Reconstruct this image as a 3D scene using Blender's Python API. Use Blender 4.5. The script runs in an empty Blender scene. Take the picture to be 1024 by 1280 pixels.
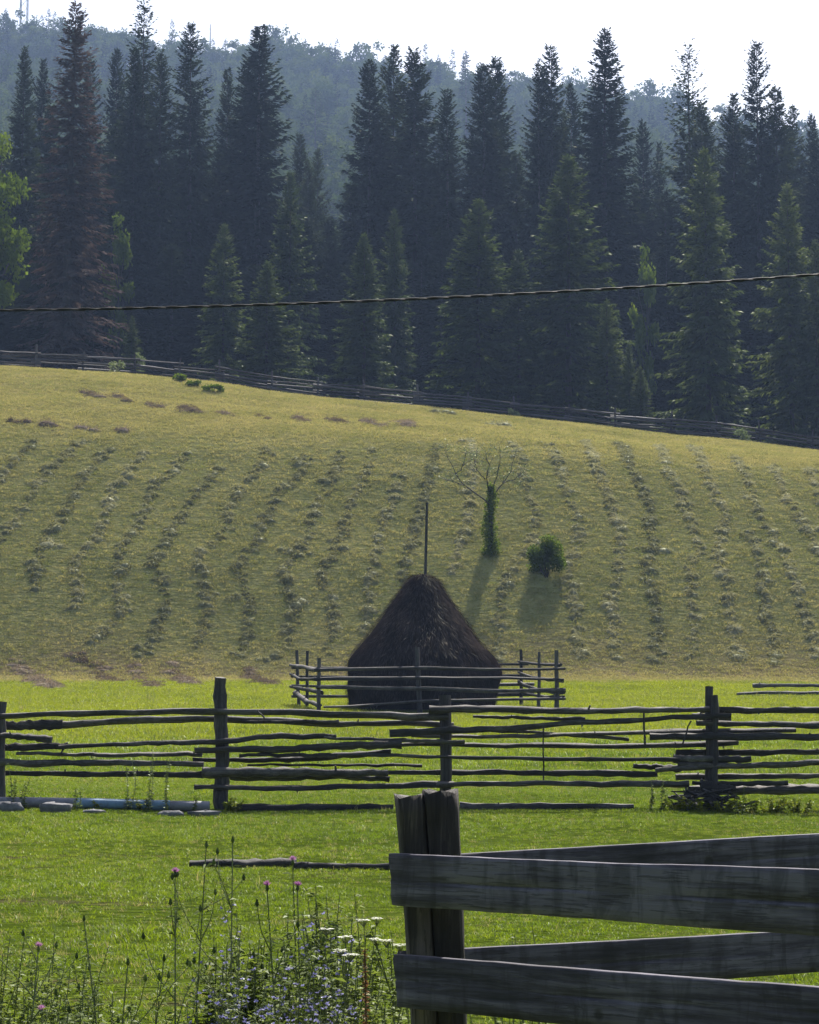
import bpy, math, random
import numpy as np

random.seed(7)
RNG = np.random.default_rng(7)
R = math.radians
S = bpy.context.scene
COL = S.collection

# ------------------------------------------------------------------ camera
FPX = 2900.0                       # focal length in units of a 1024-wide frame
PITCH = math.atan((960 - 640) / FPX)
CAMZ = 1.6
cam_d = bpy.data.cameras.new('camera')
cam_d.sensor_fit = 'HORIZONTAL'
cam_d.sensor_width = 36
cam_d.lens = 36 * FPX / 1024
cam_d.clip_start = 0.1
cam_d.clip_end = 6000
cam = bpy.data.objects.new('camera', cam_d)
COL.objects.link(cam)
cam.location = (0, 0, CAMZ)
cam.rotation_euler = (math.pi / 2 + PITCH, 0, 0)
S.camera = cam

# ------------------------------------------------------------------ sky, sun, exposure
SUN_EL, SUN_AZ = R(54), R(15)      # behind the wood, a little to the right
world = bpy.data.worlds.new('World')
S.world = world
world.use_nodes = True
wn = world.node_tree.nodes
wl = world.node_tree.links
wn.clear()
wo = wn.new('ShaderNodeOutputWorld')
wb = wn.new('ShaderNodeBackground')
ws = wn.new('ShaderNodeTexSky')
ws.sky_type = 'NISHITA'
ws.sun_disc = False
ws.sun_elevation = SUN_EL
ws.sun_rotation = SUN_AZ
ws.altitude = 300
ws.air_density = 1.0
ws.dust_density = 5.0
ws.ozone_density = 1.0
wb.inputs['Strength'].default_value = 0.09
wl.new(ws.outputs[0], wb.inputs['Color'])
wl.new(wb.outputs[0], wo.inputs['Surface'])

sun_d = bpy.data.lights.new('sun', 'SUN')
sun_d.energy = 5.0
sun_d.angle = R(0.5)
sun_d.color = (1.0, 0.95, 0.86)
sun = bpy.data.objects.new('sun', sun_d)
COL.objects.link(sun)
sun.location = (20, 100, 120)
sun.rotation_euler = (-(math.pi / 2 - SUN_EL), 0, -SUN_AZ)

S.view_settings.view_transform = 'Standard'
S.view_settings.look = 'None'
S.view_settings.exposure = 1.15
S.view_settings.gamma = 1.0
S.view_settings.use_curve_mapping = False
S.render.engine = 'CYCLES'
cy = S.cycles
cy.max_bounces = 5
cy.diffuse_bounces = 2
cy.glossy_bounces = 2
cy.transmission_bounces = 4
cy.transparent_max_bounces = 8
cy.volume_bounces = 0
cy.caustics_reflective = False
cy.caustics_refractive = False
cy.use_denoising = True
cy.denoiser = 'OPENIMAGEDENOISE'
cy.denoising_prefilter = 'NONE'
cy.sample_clamp_indirect = 6.0

HAZE_DENSITY = 0.00023

# ------------------------------------------------------------------ picture <-> place
CP, SP = math.cos(PITCH), math.sin(PITCH)


def slope(py):
    b = (640 - np.asarray(py, float)) / FPX
    return (SP + b * CP) / (CP - b * SP)


def zat(py, Y):
    return CAMZ + slope(py) * Y


def at(px, py, Y):
    b = (640 - py) / FPX
    t = Y / (CP - b * SP)
    return np.array([(px - 512) / FPX * t, Y, CAMZ + t * (SP + b * CP)])


def pxscale(Y):
    return FPX / Y


# ------------------------------------------------------------------ ground shape
KY = np.array([-80., 0., 77., 82., 90., 98., 107., 118., 140., 170., 240., 330., 450., 540., 600., 680., 1000., 1500.])
GP = lambda y: -0.5 + 0.0624 * y
RIDGE = [(-400, 10), (0, 22), (90, 25), (200, 38), (260, 55), (350, 45), (420, 62), (470, 66), (560, 80),
         (640, 90), (720, 97), (820, 112), (920, 135), (1024, 152), (1500, 230)]
FENCE_PY = [(-300, 452), (0, 463), (150, 468), (300, 487), (500, 511), (700, 531), (850, 549), (1024, 568), (1400, 600)]
BROW_PY = [(-400, 540), (0, 546), (500, 556), (800, 572), (1024, 590), (1500, 640)]


def interp(tab, x):
    t = np.array(tab, float)
    return np.interp(x, t[:, 0], t[:, 1])


def pchip_slopes(y, z):
    h = np.diff(y)[:, None]
    d = np.diff(z, axis=0) / h
    m = np.zeros_like(z)
    w1 = 2 * h[1:] + h[:-1]
    w2 = h[1:] + 2 * h[:-1]
    ok = d[:-1] * d[1:] > 0
    with np.errstate(divide='ignore', invalid='ignore'):
        hm = (w1 + w2) / (w1 / d[:-1] + w2 / d[1:])
    m[1:-1] = np.where(ok, hm, 0)
    m[0] = d[0]
    m[-1] = d[-1]
    return m


def vnoise(x, y, s, seed=0):
    """smooth value noise, about -1..1"""
    x = np.asarray(x, float) / s
    y = np.asarray(y, float) / s
    xi = np.floor(x).astype(np.int64)
    yi = np.floor(y).astype(np.int64)
    fx = x - xi
    fy = y - yi
    fx = fx * fx * (3 - 2 * fx)
    fy = fy * fy * (3 - 2 * fy)

    def h(a, b):
        n = (a * 374761393 + b * 668265263 + seed * 982451653) & 0x7fffffff
        n = ((n ^ (n >> 13)) * 1274126177) & 0x7fffffff
        n = n ^ (n >> 16)
        return (n & 0xffff) / 32767.5 - 1

    return ((h(xi, yi) * (1 - fx) + h(xi + 1, yi) * fx) * (1 - fy)
            + (h(xi, yi + 1) * (1 - fx) + h(xi + 1, yi + 1) * fx) * fy)


def ground(x, y):
    x = np.atleast_1d(np.asarray(x, float))
    y = np.atleast_1d(np.asarray(y, float))
    x, y = np.broadcast_arrays(x, y)
    shp = x.shape
    x = x.ravel()
    y = y.ravel()
    zb = zat(interp(BROW_PY, 512 + FPX / 98 * x), 98)
    zt = zat(interp(FENCE_PY, 512 + FPX / 118 * x), 118)
    rp = interp(RIDGE, 512 + FPX / 600 * x) + 62
    zr = zat(rp, 600)
    o = np.ones_like(x)
    Z = np.stack([GP(-80) * o, GP(0) * o, GP(77) * o, GP(82) * o + .15, 5.0 + .50 * (zb - 5.0), zb,
                  zb + .52 * (zt - zb), zt, zt + .6, zt + 1.5, 36 * o, zat(rp + 190, 330), zat(rp + 85, 450), zat(rp + 28, 540), zr, zr - 12,
                  zr * .6, 40 * o])
    M = pchip_slopes(KY, Z)
    k = np.clip(np.searchsorted(KY, y, side='right') - 1, 0, len(KY) - 2)
    i = np.arange(len(x))
    h = KY[k + 1] - KY[k]
    t = np.clip((y - KY[k]) / h, 0, 1)
    z0, z1, m0, m1 = Z[k, i], Z[k + 1, i], M[k, i], M[k + 1, i]
    z = ((2 * t**3 - 3 * t**2 + 1) * z0 + (t**3 - 2 * t**2 + t) * h * m0
         + (-2 * t**3 + 3 * t**2) * z1 + (t**3 - t**2) * h * m1)
    hill = np.clip((y - 80) / 6, 0, 1)
    z = z + .03 * vnoise(x, y, 2.3, 1) * (1 - hill * .2) + .04 * vnoise(x, y, 6.0, 2)
    z = z + hill * (.10 * vnoise(x, y, 5.0, 3) + .05 * vnoise(x * .5, y, 1.1, 4))
    far = np.clip((y - 200) / 100, 0, 1)
    z = z + far * (2 * vnoise(x, y, 60., 5) + 3 * vnoise(x, y, 150., 6)) * np.clip((620 - y) / 150, 0, 1)
    return z.reshape(shp)


def gz(x, y):
    return float(ground(x, y)[0])


def hit(px, py, y0=9.0, y1=125.0):
    """the point of the ground seen at a pixel of the photograph"""
    ys = np.arange(y0, y1, 0.1)
    b = (640 - py) / FPX
    x = (px - 512) / FPX * ys / (CP - b * SP)
    d = zat(py, ys) - ground(x, ys)
    k = np.where(d < 0)[0]
    i = k[0] if len(k) else len(ys) - 1
    Y = ys[i] - (0.05 if i else 0)
    X = (px - 512) / FPX * Y / (CP - b * SP)
    return np.array([X, Y, gz(X, Y)])


# ------------------------------------------------------------------ mesh helpers
class MB:
    """collects vertices and faces for one mesh"""

    def __init__(self):
        self.v = []
        self.f = []
        self.n = 0
        self.mi = []

    def add(self, verts, faces, mi=0):
        verts = np.asarray(verts, float).reshape(-1, 3)
        faces = np.asarray(faces, np.int64)
        self.v.append(verts)
        self.f.append(faces + self.n)
        self.mi.append(np.full(len(faces), mi))
        self.n += len(verts)

    def mesh(self, name, mats, smooth=False):
        me = bpy.data.meshes.new(name)
        v = np.concatenate(self.v)
        me.vertices.add(len(v))
        me.vertices.foreach_set('co', v.ravel())
        nf = sum(len(f) for f in self.f)
        loops = np.concatenate([f.ravel() for f in self.f])
        tot = np.concatenate([np.full(len(f), f.shape[1]) for f in self.f])
        start = np.concatenate([[0], np.cumsum(tot)[:-1]])
        me.loops.add(len(loops))
        me.polygons.add(nf)
        me.loops.foreach_set('vertex_index', loops.astype(np.int32))
        me.polygons.foreach_set('loop_start', start.astype(np.int32))
        me.polygons.foreach_set('loop_total', tot.astype(np.int32))
        me.polygons.foreach_set('material_index', np.concatenate(self.mi).astype(np.int32))
        if smooth:
            me.polygons.foreach_set('use_smooth', np.ones(nf, bool))
        for m in (mats if isinstance(mats, (list, tuple)) else [mats]):
            me.materials.append(m)
        me.update(calc_edges=True)
        return me

    def build(self, name, mats, parent=None, smooth=False):
        return link(name, self.mesh(name, mats, smooth), parent)


def link(name, data, parent=None):
    o = bpy.data.objects.new(name, data)
    COL.objects.link(o)
    if parent is not None:
        o.parent = parent
    return o


def empty(name, loc, label, cat, group=None, rz=0.0):
    o = bpy.data.objects.new(name, None)
    o.empty_display_size = .2
    COL.objects.link(o)
    o.location = [float(c) for c in loc]
    o.rotation_euler = (0, 0, rz)
    return tag(o, label, cat, group)


def tag(o, label=None, cat=None, group=None, kind=None):
    if label:
        o['label'] = label
    if cat:
        o['category'] = cat
    if group:
        o['group'] = group
    if kind:
        o['kind'] = kind
    return o


def norm(a):
    a = np.asarray(a, float)
    return a / np.maximum(np.linalg.norm(a, axis=-1, keepdims=True), 1e-9)


def tube(mb, path, rad, sides=7, rough=0.0, seed=0, mi=0, caps=True, flat=1.0):
    """a limb, rail or stem along a path; rough wobbles the surface"""
    p = np.asarray(path, float)
    n = len(p)
    rad = np.broadcast_to(np.asarray(rad, float), (n,))
    t = np.gradient(p, axis=0)
    t = norm(t)
    ref = np.array([0, 0, 1.0]) if abs(t[:, 2]).mean() < .8 else np.array([0, 1.0, 0])
    a = norm(np.cross(t, ref))
    b = np.cross(a, t)
    rg = np.random.default_rng(seed + 11)
    ang = np.arange(sides) / sides * 2 * math.pi
    lobes = 1 + rough * rg.uniform(-1, 1, sides)
    wob = 1 + rough * rg.uniform(-1, 1, (n, sides)) * .7
    r = rad[:, None] * lobes[None] * wob
    v = (p[:, None] + a[:, None] * (np.cos(ang)[None, :, None] * r[..., None])
         + b[:, None] * (np.sin(ang)[None, :, None] * r[..., None] * flat))
    i = np.arange(n - 1)[:, None] * sides
    j = np.arange(sides)[None]
    j2 = (j + 1) % sides
    q = np.stack([i + j, i + j2, i + sides + j2, i + sides + j], -1).reshape(-1, 4)
    mb.add(v.reshape(-1, 3), q, mi)
    if caps:
        for e, off in ((0, 0), (n - 1, 1)):
            ring = v[e]
            c = ring.mean(0)
            tri = np.stack([np.full(sides, sides), np.arange(sides), (np.arange(sides) + 1) % sides], -1)
            if e == 0:
                tri = tri[:, ::-1]
            tri = tri[:, ::-1] if off == 0 else tri
            mb.add(np.vstack([ring, c]), tri, mi)


def resample(path, n):
    p = np.asarray(path, float)
    d = np.concatenate([[0], np.cumsum(np.linalg.norm(np.diff(p, axis=0), axis=1))])
    s = np.linspace(0, d[-1], n)
    return np.stack([np.interp(s, d, p[:, k]) for k in range(3)], -1)


def diamonds(mb, base, dirv, nrm, length, width, sag=0.0, mi=0):
    """one four-cornered leaf per row"""
    d = norm(dirv)
    side = norm(np.cross(d, nrm))
    L = np.asarray(length)[:, None]
    W = np.asarray(width)[:, None]
    dn = np.array([0, 0, -1.0])
    mid = base + d * L * .45
    tip = base + d * L + dn * L * sag
    v = np.stack([base, mid + side * W * .5, tip, mid - side * W * .5], 1)
    n = len(base)
    mb.add(v.reshape(-1, 3), np.arange(4 * n).reshape(n, 4), mi)


def rand_dirs(n, rg, zsq=1.0):
    a = rg.normal(size=(n, 3))
    a[:, 2] *= zsq
    return norm(a)


# ------------------------------------------------------------------ materials
def newmat(name):
    m = bpy.data.materials.new(name)
    m.use_nodes = True
    nt = m.node_tree
    nt.nodes.clear()
    out = nt.nodes.new('ShaderNodeOutputMaterial')
    return m, nt, out


def node(nt, kind, **kw):
    n = nt.nodes.new(kind)
    for k, v in kw.items():
        setattr(n, k, v)
    return n


def ramp(nt, stops, fac):
    r = nt.nodes.new('ShaderNodeValToRGB')
    el = r.color_ramp.elements
    while len(el) < len(stops):
        el.new(.5)
    for e, (p, c) in zip(el, stops):
        e.position = p
        e.color = (c[0], c[1], c[2], 1) if len(c) == 3 else c
    nt.links.new(fac, r.inputs[0])
    return r.outputs[0]


def noise(nt, vec, scale, detail=3, rough=.55, dist=0.0):
    n = nt.nodes.new('ShaderNodeTexNoise')
    n.inputs['Scale'].default_value = scale
    n.inputs['Detail'].default_value = detail
    n.inputs['Roughness'].default_value = rough
    n.inputs['Distortion'].default_value = dist
    if vec is not None:
        nt.links.new(vec, n.inputs['Vector'])
    return n.outputs['Fac']


def mapping(nt, vec, scale=(1, 1, 1), loc=(0, 0, 0)):
    m = nt.nodes.new('ShaderNodeMapping')
    m.inputs['Scale'].default_value = scale
    m.inputs['Location'].default_value = loc
    nt.links.new(vec, m.inputs['Vector'])
    return m.outputs[0]


def math_(nt, op, a, b=None, clamp=False):
    m = nt.nodes.new('ShaderNodeMath')
    m.operation = op
    m.use_clamp = clamp
    for k, v in enumerate((a, b)):
        if v is None:
            continue
        if isinstance(v, (int, float)):
            m.inputs[k].default_value = v
        else:
            nt.links.new(v, m.inputs[k])
    return m.outputs[0]


def mixc(nt, fac, a, b, mode='MIX'):
    m = nt.nodes.new('ShaderNodeMix')
    m.data_type = 'RGBA'
    m.blend_type = mode
    for sock, v in ((m.inputs[0], fac), (m.inputs[6], a), (m.inputs[7], b)):
        if isinstance(v, (int, float)):
            sock.default_value = v
        elif isinstance(v, (tuple, list)):
            sock.default_value = (v[0], v[1], v[2], 1)
        else:
            nt.links.new(v, sock)
    return m.outputs[2]


def leaf_mat(name, cols, transl=.45, scale=.6, fine=9.0, tcol=(1.0, 1.0, .55), gloss=.06):
    m, nt, out = newmat(name)
    geo = node(nt, 'ShaderNodeNewGeometry')
    oi = node(nt, 'ShaderNodeObjectInfo')
    pos = geo.outputs['Position']
    f = math_(nt, 'ADD', math_(nt, 'MULTIPLY', noise(nt, pos, scale, 3), .55),
              math_(nt, 'MULTIPLY', noise(nt, pos, fine, 2), .35))
    f = math_(nt, 'ADD', f, math_(nt, 'MULTIPLY', math_(nt, 'SUBTRACT', oi.outputs['Random'], .5), .28))
    k = len(cols)
    col = ramp(nt, [(.25 + .5 * i / max(k - 1, 1), c) for i, c in enumerate(cols)], f)
    d = node(nt, 'ShaderNodeBsdfDiffuse')
    t = node(nt, 'ShaderNodeBsdfTranslucent')
    nt.links.new(col, d.inputs[0])
    nt.links.new(mixc(nt, 1.0, col, tcol, 'MULTIPLY'), t.inputs[0])
    mx = node(nt, 'ShaderNodeMixShader')
    mx.inputs[0].default_value = transl
    nt.links.new(d.outputs[0], mx.inputs[1])
    nt.links.new(t.outputs[0], mx.inputs[2])
    g = node(nt, 'ShaderNodeBsdfGlossy')
    g.inputs['Roughness'].default_value = .45
    g.inputs['Color'].default_value = (.9, .95, .8, 1)
    m2 = node(nt, 'ShaderNodeMixShader')
    m2.inputs[0].default_value = gloss
    nt.links.new(mx.outputs[0], m2.inputs[1])
    nt.links.new(g.outputs[0], m2.inputs[2])
    nt.links.new(m2.outputs[0], out.inputs['Surface'])
    return m


def wood_mat(name, axis, dark, mid, light, bump=.5, knots=False, grain=30.0, bark=0.0):
    """weathered timber; grain runs along the object's own axis"""
    m, nt, out = newmat(name)
    tc = node(nt, 'ShaderNodeTexCoord')
    oi = node(nt, 'ShaderNodeObjectInfo')
    add = node(nt, 'ShaderNodeVectorMath', operation='ADD')
    sc = node(nt, 'ShaderNodeVectorMath', operation='SCALE')
    sc.inputs[0].default_value = (13.1, 7.7, 9.3)
    nt.links.new(oi.outputs['Random'], sc.inputs['Scale'])
    nt.links.new(tc.outputs['Object'], add.inputs[0])
    nt.links.new(sc.outputs[0], add.inputs[1])
    st = [1, 1, 1]
    st['xyz'.index(axis)] = .05
    v = mapping(nt, add.outputs[0], st)
    g1 = noise(nt, v, grain, 5, .65, .4)
    g2 = noise(nt, v, grain * 4, 3, .6)
    big = noise(nt, add.outputs[0], 2.2, 4, .6)
    f = math_(nt, 'ADD', math_(nt, 'MULTIPLY', g1, .55), math_(nt, 'MULTIPLY', big, .45))
    f = math_(nt, 'ADD', f, math_(nt, 'MULTIPLY', math_(nt, 'SUBTRACT', oi.outputs['Random'], .5), .18))
    col = ramp(nt, [(.39, dark), (.5, mid), (.61, light)], f)
    col = mixc(nt, math_(nt, 'MULTIPLY', math_(nt, 'GREATER_THAN', g2, .58), .55), col, dark)
    hgt = math_(nt, 'ADD', g1, math_(nt, 'MULTIPLY', g2, .5))
    if knots:
        vo = node(nt, 'ShaderNodeTexVoronoi', feature='F1')
        vo.inputs['Scale'].default_value = 5.6
        kst = [1, 1, 1]
        kst['xyz'.index(axis)] = .9
        wv = mapping(nt, add.outputs[0], kst)
        nt.links.new(wv, vo.inputs['Vector'])
        kd = math_(nt, 'ADD', vo.outputs['Distance'], math_(nt, 'MULTIPLY', g1, .10))
        kf = ramp(nt, [(.13, (1, 1, 1)), (.19, (0, 0, 0))], kd)
        col = mixc(nt, math_(nt, 'MULTIPLY', kf, .8), col, (.012, .011, .012))
        hgt = math_(nt, 'SUBTRACT', hgt, math_(nt, 'MULTIPLY', kf, .6))
        stn = noise(nt, mapping(nt, add.outputs[0], (1.6, 1, .5)), 5.0, 4, .6, 1.5)
        sf = ramp(nt, [(.50, (0, 0, 0)), (.62, (1, 1, 1))], stn)
        col = mixc(nt, math_(nt, 'MULTIPLY', sf, .5), col, dark)
    if bark:
        bn = noise(nt, mapping(nt, add.outputs[0], (1, 1, 1)), 7.0, 4, .7, .8)
        bf = ramp(nt, [(.50, (0, 0, 0)), (.6, (1, 1, 1))], bn)
        col = mixc(nt, math_(nt, 'MULTIPLY', bf, bark), col, (.03, .025, .02))
        hgt = math_(nt, 'ADD', hgt, math_(nt, 'MULTIPLY', bf, .6))
    bs = node(nt, 'ShaderNodeBsdfPrincipled')
    bs.inputs['Roughness'].default_value = .78
    bs.inputs['Specular IOR Level'].default_value = .35
    nt.links.new(col, bs.inputs['Base Color'])
    bp = node(nt, 'ShaderNodeBump')
    bp.inputs['Strength'].default_value = bump
    bp.inputs['Distance'].default_value = .012
    nt.links.new(hgt, bp.inputs['Height'])
    nt.links.new(bp.outputs[0], bs.inputs['Normal'])
    nt.links.new(bs.outputs[0], out.inputs['Surface'])
    return m


def plain_mat(name, stops, scale=6.0, rough=.7, bump=.2, metal=0.0, stretch=(1, 1, 1), spec=.4, dist=.01):
    m, nt, out = newmat(name)
    tc = node(nt, 'ShaderNodeTexCoord')
    v = mapping(nt, tc.outputs['Object'], stretch)
    f = noise(nt, v, scale, 5, .6)
    f2 = noise(nt, v, scale * 6, 3, .6)
    col = ramp(nt, stops, math_(nt, 'ADD', math_(nt, 'MULTIPLY', f, .7), math_(nt, 'MULTIPLY', f2, .3)))
    bs = node(nt, 'ShaderNodeBsdfPrincipled')
    bs.inputs['Roughness'].default_value = rough
    bs.inputs['Metallic'].default_value = metal
    bs.inputs['Specular IOR Level'].default_value = spec
    nt.links.new(col, bs.inputs['Base Color'])
    bp = node(nt, 'ShaderNodeBump')
    bp.inputs['Strength'].default_value = bump
    bp.inputs['Distance'].default_value = dist
    nt.links.new(f2, bp.inputs['Height'])
    nt.links.new(bp.outputs[0], bs.inputs['Normal'])
    nt.links.new(bs.outputs[0], out.inputs['Surface'])
    return m


def ground_mat():
    m, nt, out = newmat('ground')
    geo = node(nt, 'ShaderNodeNewGeometry')
    pos = geo.outputs['Position']
    sep = node(nt, 'ShaderNodeSeparateXYZ')
    nt.links.new(pos, sep.inputs[0])
    n1 = noise(nt, pos, .35, 4, .6)
    n2 = noise(nt, pos, 3.0, 4, .65)
    n3 = noise(nt, mapping(nt, pos, (.35, 1, 1)), 9.0, 3, .6)
    nm = math_(nt, 'ADD', math_(nt, 'MULTIPLY', n1, .5), math_(nt, 'ADD', math_(nt, 'MULTIPLY', n2, .3), math_(nt, 'MULTIPLY', n3, .2)))
    meadow = ramp(nt, [(.33, (.060, .090, .010)), (.5, (.088, .125, .014)), (.68, (.13, .165, .026))], nm)
    # worn, trodden strip across the near grass
    tr = noise(nt, mapping(nt, pos, (.35, 1.6, 1)), 1.0, 4, .6)
    trf = math_(nt, 'MULTIPLY', ramp(nt, [(.56, (0, 0, 0)), (.66, (1, 1, 1))], tr),
                ramp(nt, [(.0, (1, 1, 1)), (.9, (1, 1, 1)), (1.0, (0, 0, 0))], math_(nt, 'DIVIDE', sep.outputs['Y'], 24.0)))
    meadow = mixc(nt, math_(nt, 'MULTIPLY', trf, .8), meadow, (.10, .082, .045))
    hill = ramp(nt, [(.30, (.21, .21, .075)), (.5, (.275, .262, .10)), (.7, (.335, .305, .13))], nm)
    gold = ramp(nt, [(.30, (.26, .237, .085)), (.5, (.33, .29, .11)), (.7, (.39, .33, .15))], nm)
    wob = math_(nt, 'MULTIPLY', math_(nt, 'SUBTRACT', noise(nt, pos, .25, 4, .6), .5), 5.0)
    yy = math_(nt, 'ADD', sep.outputs['Y'], wob)
    mr = lambda a, b: math_(nt, 'DIVIDE', math_(nt, 'SUBTRACT', yy, a), b - a, clamp=True)
    col = mixc(nt, mr(97.5, 101.0), hill, gold)
    dry = ramp(nt, [(.3, (.16, .12, .07)), (.6, (.24, .18, .105)), (.8, (.30, .23, .14))], nm)
    col = mixc(nt, math_(nt, 'MULTIPLY', mr(86.0, 82.5), .95), col, dry)
    wob2 = math_(nt, 'MULTIPLY', math_(nt, 'SUBTRACT', noise(nt, pos, .8, 3, .6), .5), 2.0)
    y2 = math_(nt, 'ADD', sep.outputs['Y'], wob2)
    mb = math_(nt, 'DIVIDE', math_(nt, 'SUBTRACT', y2, 79.3), .9, clamp=True)
    col = mixc(nt, mb, meadow, col)
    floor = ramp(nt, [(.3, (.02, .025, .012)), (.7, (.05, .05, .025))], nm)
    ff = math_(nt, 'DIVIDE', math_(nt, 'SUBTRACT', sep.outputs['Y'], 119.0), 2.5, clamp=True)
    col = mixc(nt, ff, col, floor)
    bs = node(nt, 'ShaderNodeBsdfDiffuse')
    bs.inputs['Roughness'].default_value = .9
    nt.links.new(col, bs.inputs['Color'])
    bp = node(nt, 'ShaderNodeBump')
    bp.inputs['Strength'].default_value = 1.0
    bp.inputs['Distance'].default_value = .16
    nt.links.new(math_(nt, 'ADD', n2, n3), bp.inputs['Height'])
    nt.links.new(bp.outputs[0], bs.inputs['Normal'])
    nt.links.new(bs.outputs[0], out.inputs['Surface'])
    return m


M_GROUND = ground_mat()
M_GRASS = leaf_mat('grass', [(.135, .170, .010), (.20, .235, .013), (.27, .285, .030)], .62, .30, 5.0, (1.0, 1.0, .42), .03)
M_NEARGRASS = leaf_mat('near_grass', [(.078, .128, .008), (.132, .188, .012), (.21, .245, .030)], .6, .30, 5.0, (1.0, 1.0, .42), .025)
M_DRYGRASS = leaf_mat('dry_grass', [(.20, .205, .080), (.29, .272, .12), (.39, .345, .175)], .45, .35, 5.0, (1, .95, .65), .006)
M_SLOPEGRASS = leaf_mat('slope_grass', [(.125, .150, .046), (.185, .205, .070), (.26, .26, .11)], .45, .35, 5.0, (1, 1, .55), .006)
M_HAY = leaf_mat('cut_hay', [(.15, .157, .080), (.255, .255, .145), (.42, .40, .27)], .40, .8, 16.0, (1, .95, .7), .016)
M_BROWNHAY = leaf_mat('brown_hay', [(.12, .095, .070), (.19, .155, .12), (.27, .225, .175)], .25, .8, 8.0, (1, .9, .7), .0)
M_STACK = leaf_mat('stack_hay', [(.012, .009, .009), (.028, .021, .020), (.085, .066, .056)], .15, 2.0, 14.0, (1, .9, .7), .004)
M_SPRUCE = leaf_mat('spruce_needles', [(.008, .015, .008), (.020, .032, .015), (.048, .064, .028)], .25, .5, 2.5, (1, 1, .5), .008)
M_YOUNG = leaf_mat('young_spruce_needles', [(.028, .046, .018), (.062, .088, .032), (.13, .155, .062)], .36, .7, 3.0, (1, 1, .6), .012)
M_DEAD = leaf_mat('dead_needles', [(.046, .037, .034), (.085, .066, .058), (.15, .118, .10)], .2, .5, 3.0, (1, .9, .8), .0)
M_LEAF = leaf_mat('broad_leaves', [(.045, .075, .014), (.10, .145, .026), (.18, .22, .05)], .5, .5, 3.0, (1, 1, .45), .0)
M_FARLEAF = leaf_mat('far_leaves', [(.030, .052, .014), (.055, .080, .020), (.085, .105, .030)], .35, .05, .4, (1, 1, .5), .0)
M_PALE = leaf_mat('pale_leaves', [(.08, .11, .05), (.13, .17, .08), (.22, .25, .14)], .45, .8, 5.0, (1, 1, .6), .05)
M_WEED = leaf_mat('weed_leaves', [(.045, .070, .020), (.11, .15, .042), (.21, .245, .085)], .5, 2.0, 20.0, (1, 1, .5), .015)
M_STEM = leaf_mat('weed_stems', [(.11, .135, .06), (.17, .19, .09), (.24, .25, .13)], .25, 2.0, 20.0, (1, 1, .6), .015)
M_BLUE = leaf_mat('blue_petals', [(.15, .15, .36), (.23, .22, .45), (.36, .35, .56)], .4, 3.0, 30.0, (1, 1, 1), .03)
M_PINK = leaf_mat('pink_petals', [(.30, .12, .28), (.42, .20, .38), (.52, .30, .46)], .4, 3.0, 30.0, (1, .9, 1), .03)
M_WHITE = leaf_mat('white_petals', [(.62, .63, .56), (.74, .74, .68), (.82, .82, .78)], .35, 3.0, 30.0, (1, 1, .95), .03)
M_RUST = leaf_mat('rusty_seeds', [(.10, .05, .022), (.16, .08, .035), (.24, .13, .06)], .3, 3.0, 30.0, (1, .9, .7), .03)
M_TRUNK = wood_mat('bark', 'z', (.018, .015, .013), (.035, .03, .026), (.06, .052, .045), .6, grain=8)
M_RAIL = wood_mat('weathered_rail', 'x', (.015, .013, .014), (.038, .034, .033), (.105, .095, .088), .6, grain=28, bark=.55)
M_POST = wood_mat('weathered_post', 'z', (.020, .018, .020), (.050, .046, .047), (.11, .10, .095), .6, grain=24)
M_BOARD = wood_mat('weathered_board', 'x', (.011, .010, .015), (.043, .038, .056), (.104, .096, .125), .35, knots=True, grain=34)
M_CORNER = wood_mat('dark_post', 'z', (.010, .007, .006), (.030, .024, .021), (.105, .085, .07), 1.0, grain=34)
M_BIRCH = wood_mat('birch_rail', 'x', (.022, .02, .02), (.07, .065, .062), (.24, .23, .215), .4, grain=12)
M_FARRAIL = wood_mat('silvery_rail', 'x', (.025, .022, .024), (.055, .050, .053), (.10, .093, .095), .3, grain=10)
M_STONE = plain_mat('stone', [(.3, (.06, .06, .066)), (.55, (.12, .12, .128)), (.75, (.20, .195, .19))], 9, .85, .5)
M_PIPE = plain_mat('grey_pipe', [(.3, (.09, .09, .105)), (.5, (.16, .16, .185)), (.7, (.24, .235, .25))], 5, .65, .15)
M_PIPEBLUE = plain_mat('blue_paint', [(.36, (.11, .13, .16)), (.46, (.12, .20, .29)), (.66, (.20, .30, .40))], 7, .6, .15)
M_CABLE = plain_mat('black_cable', [(.3, (.005, .005, .006)), (.7, (.014, .013, .014))], 30, .6, .1, spec=.2)
M_STEEL = plain_mat('galvanised_steel', [(.3, (.25, .26, .27)), (.7, (.42, .43, .44))], 3, .5, .1, metal=.6)

# ------------------------------------------------------------------ the ground
ys = np.concatenate([np.arange(-80, 5, 5.), np.arange(5, 76, .6), np.arange(76, 122, .4), np.arange(122, 180, 2.),
                     np.arange(180, 700, 8.), np.arange(700, 1501, 50.)])
xs = np.concatenate([np.arange(-900, -200, 50.), np.arange(-200, -40, 8.), np.arange(-40, 40.1, .5),
                     np.arange(48, 201, 8.), np.arange(250, 901, 50.)])
gx, gy = np.meshgrid(xs, ys)
gzz = ground(gx, gy)
nx, ny = len(xs), len(ys)
ii, jj = np.meshgrid(np.arange(nx - 1), np.arange(ny - 1))
base = (jj * nx + ii).ravel()
mb = MB()
mb.add(np.stack([gx, gy, gzz], -1).reshape(-1, 3), np.stack([base, base + 1, base + nx + 1, base + nx], -1))
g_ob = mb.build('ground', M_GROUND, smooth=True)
tag(g_ob, kind='structure')


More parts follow.
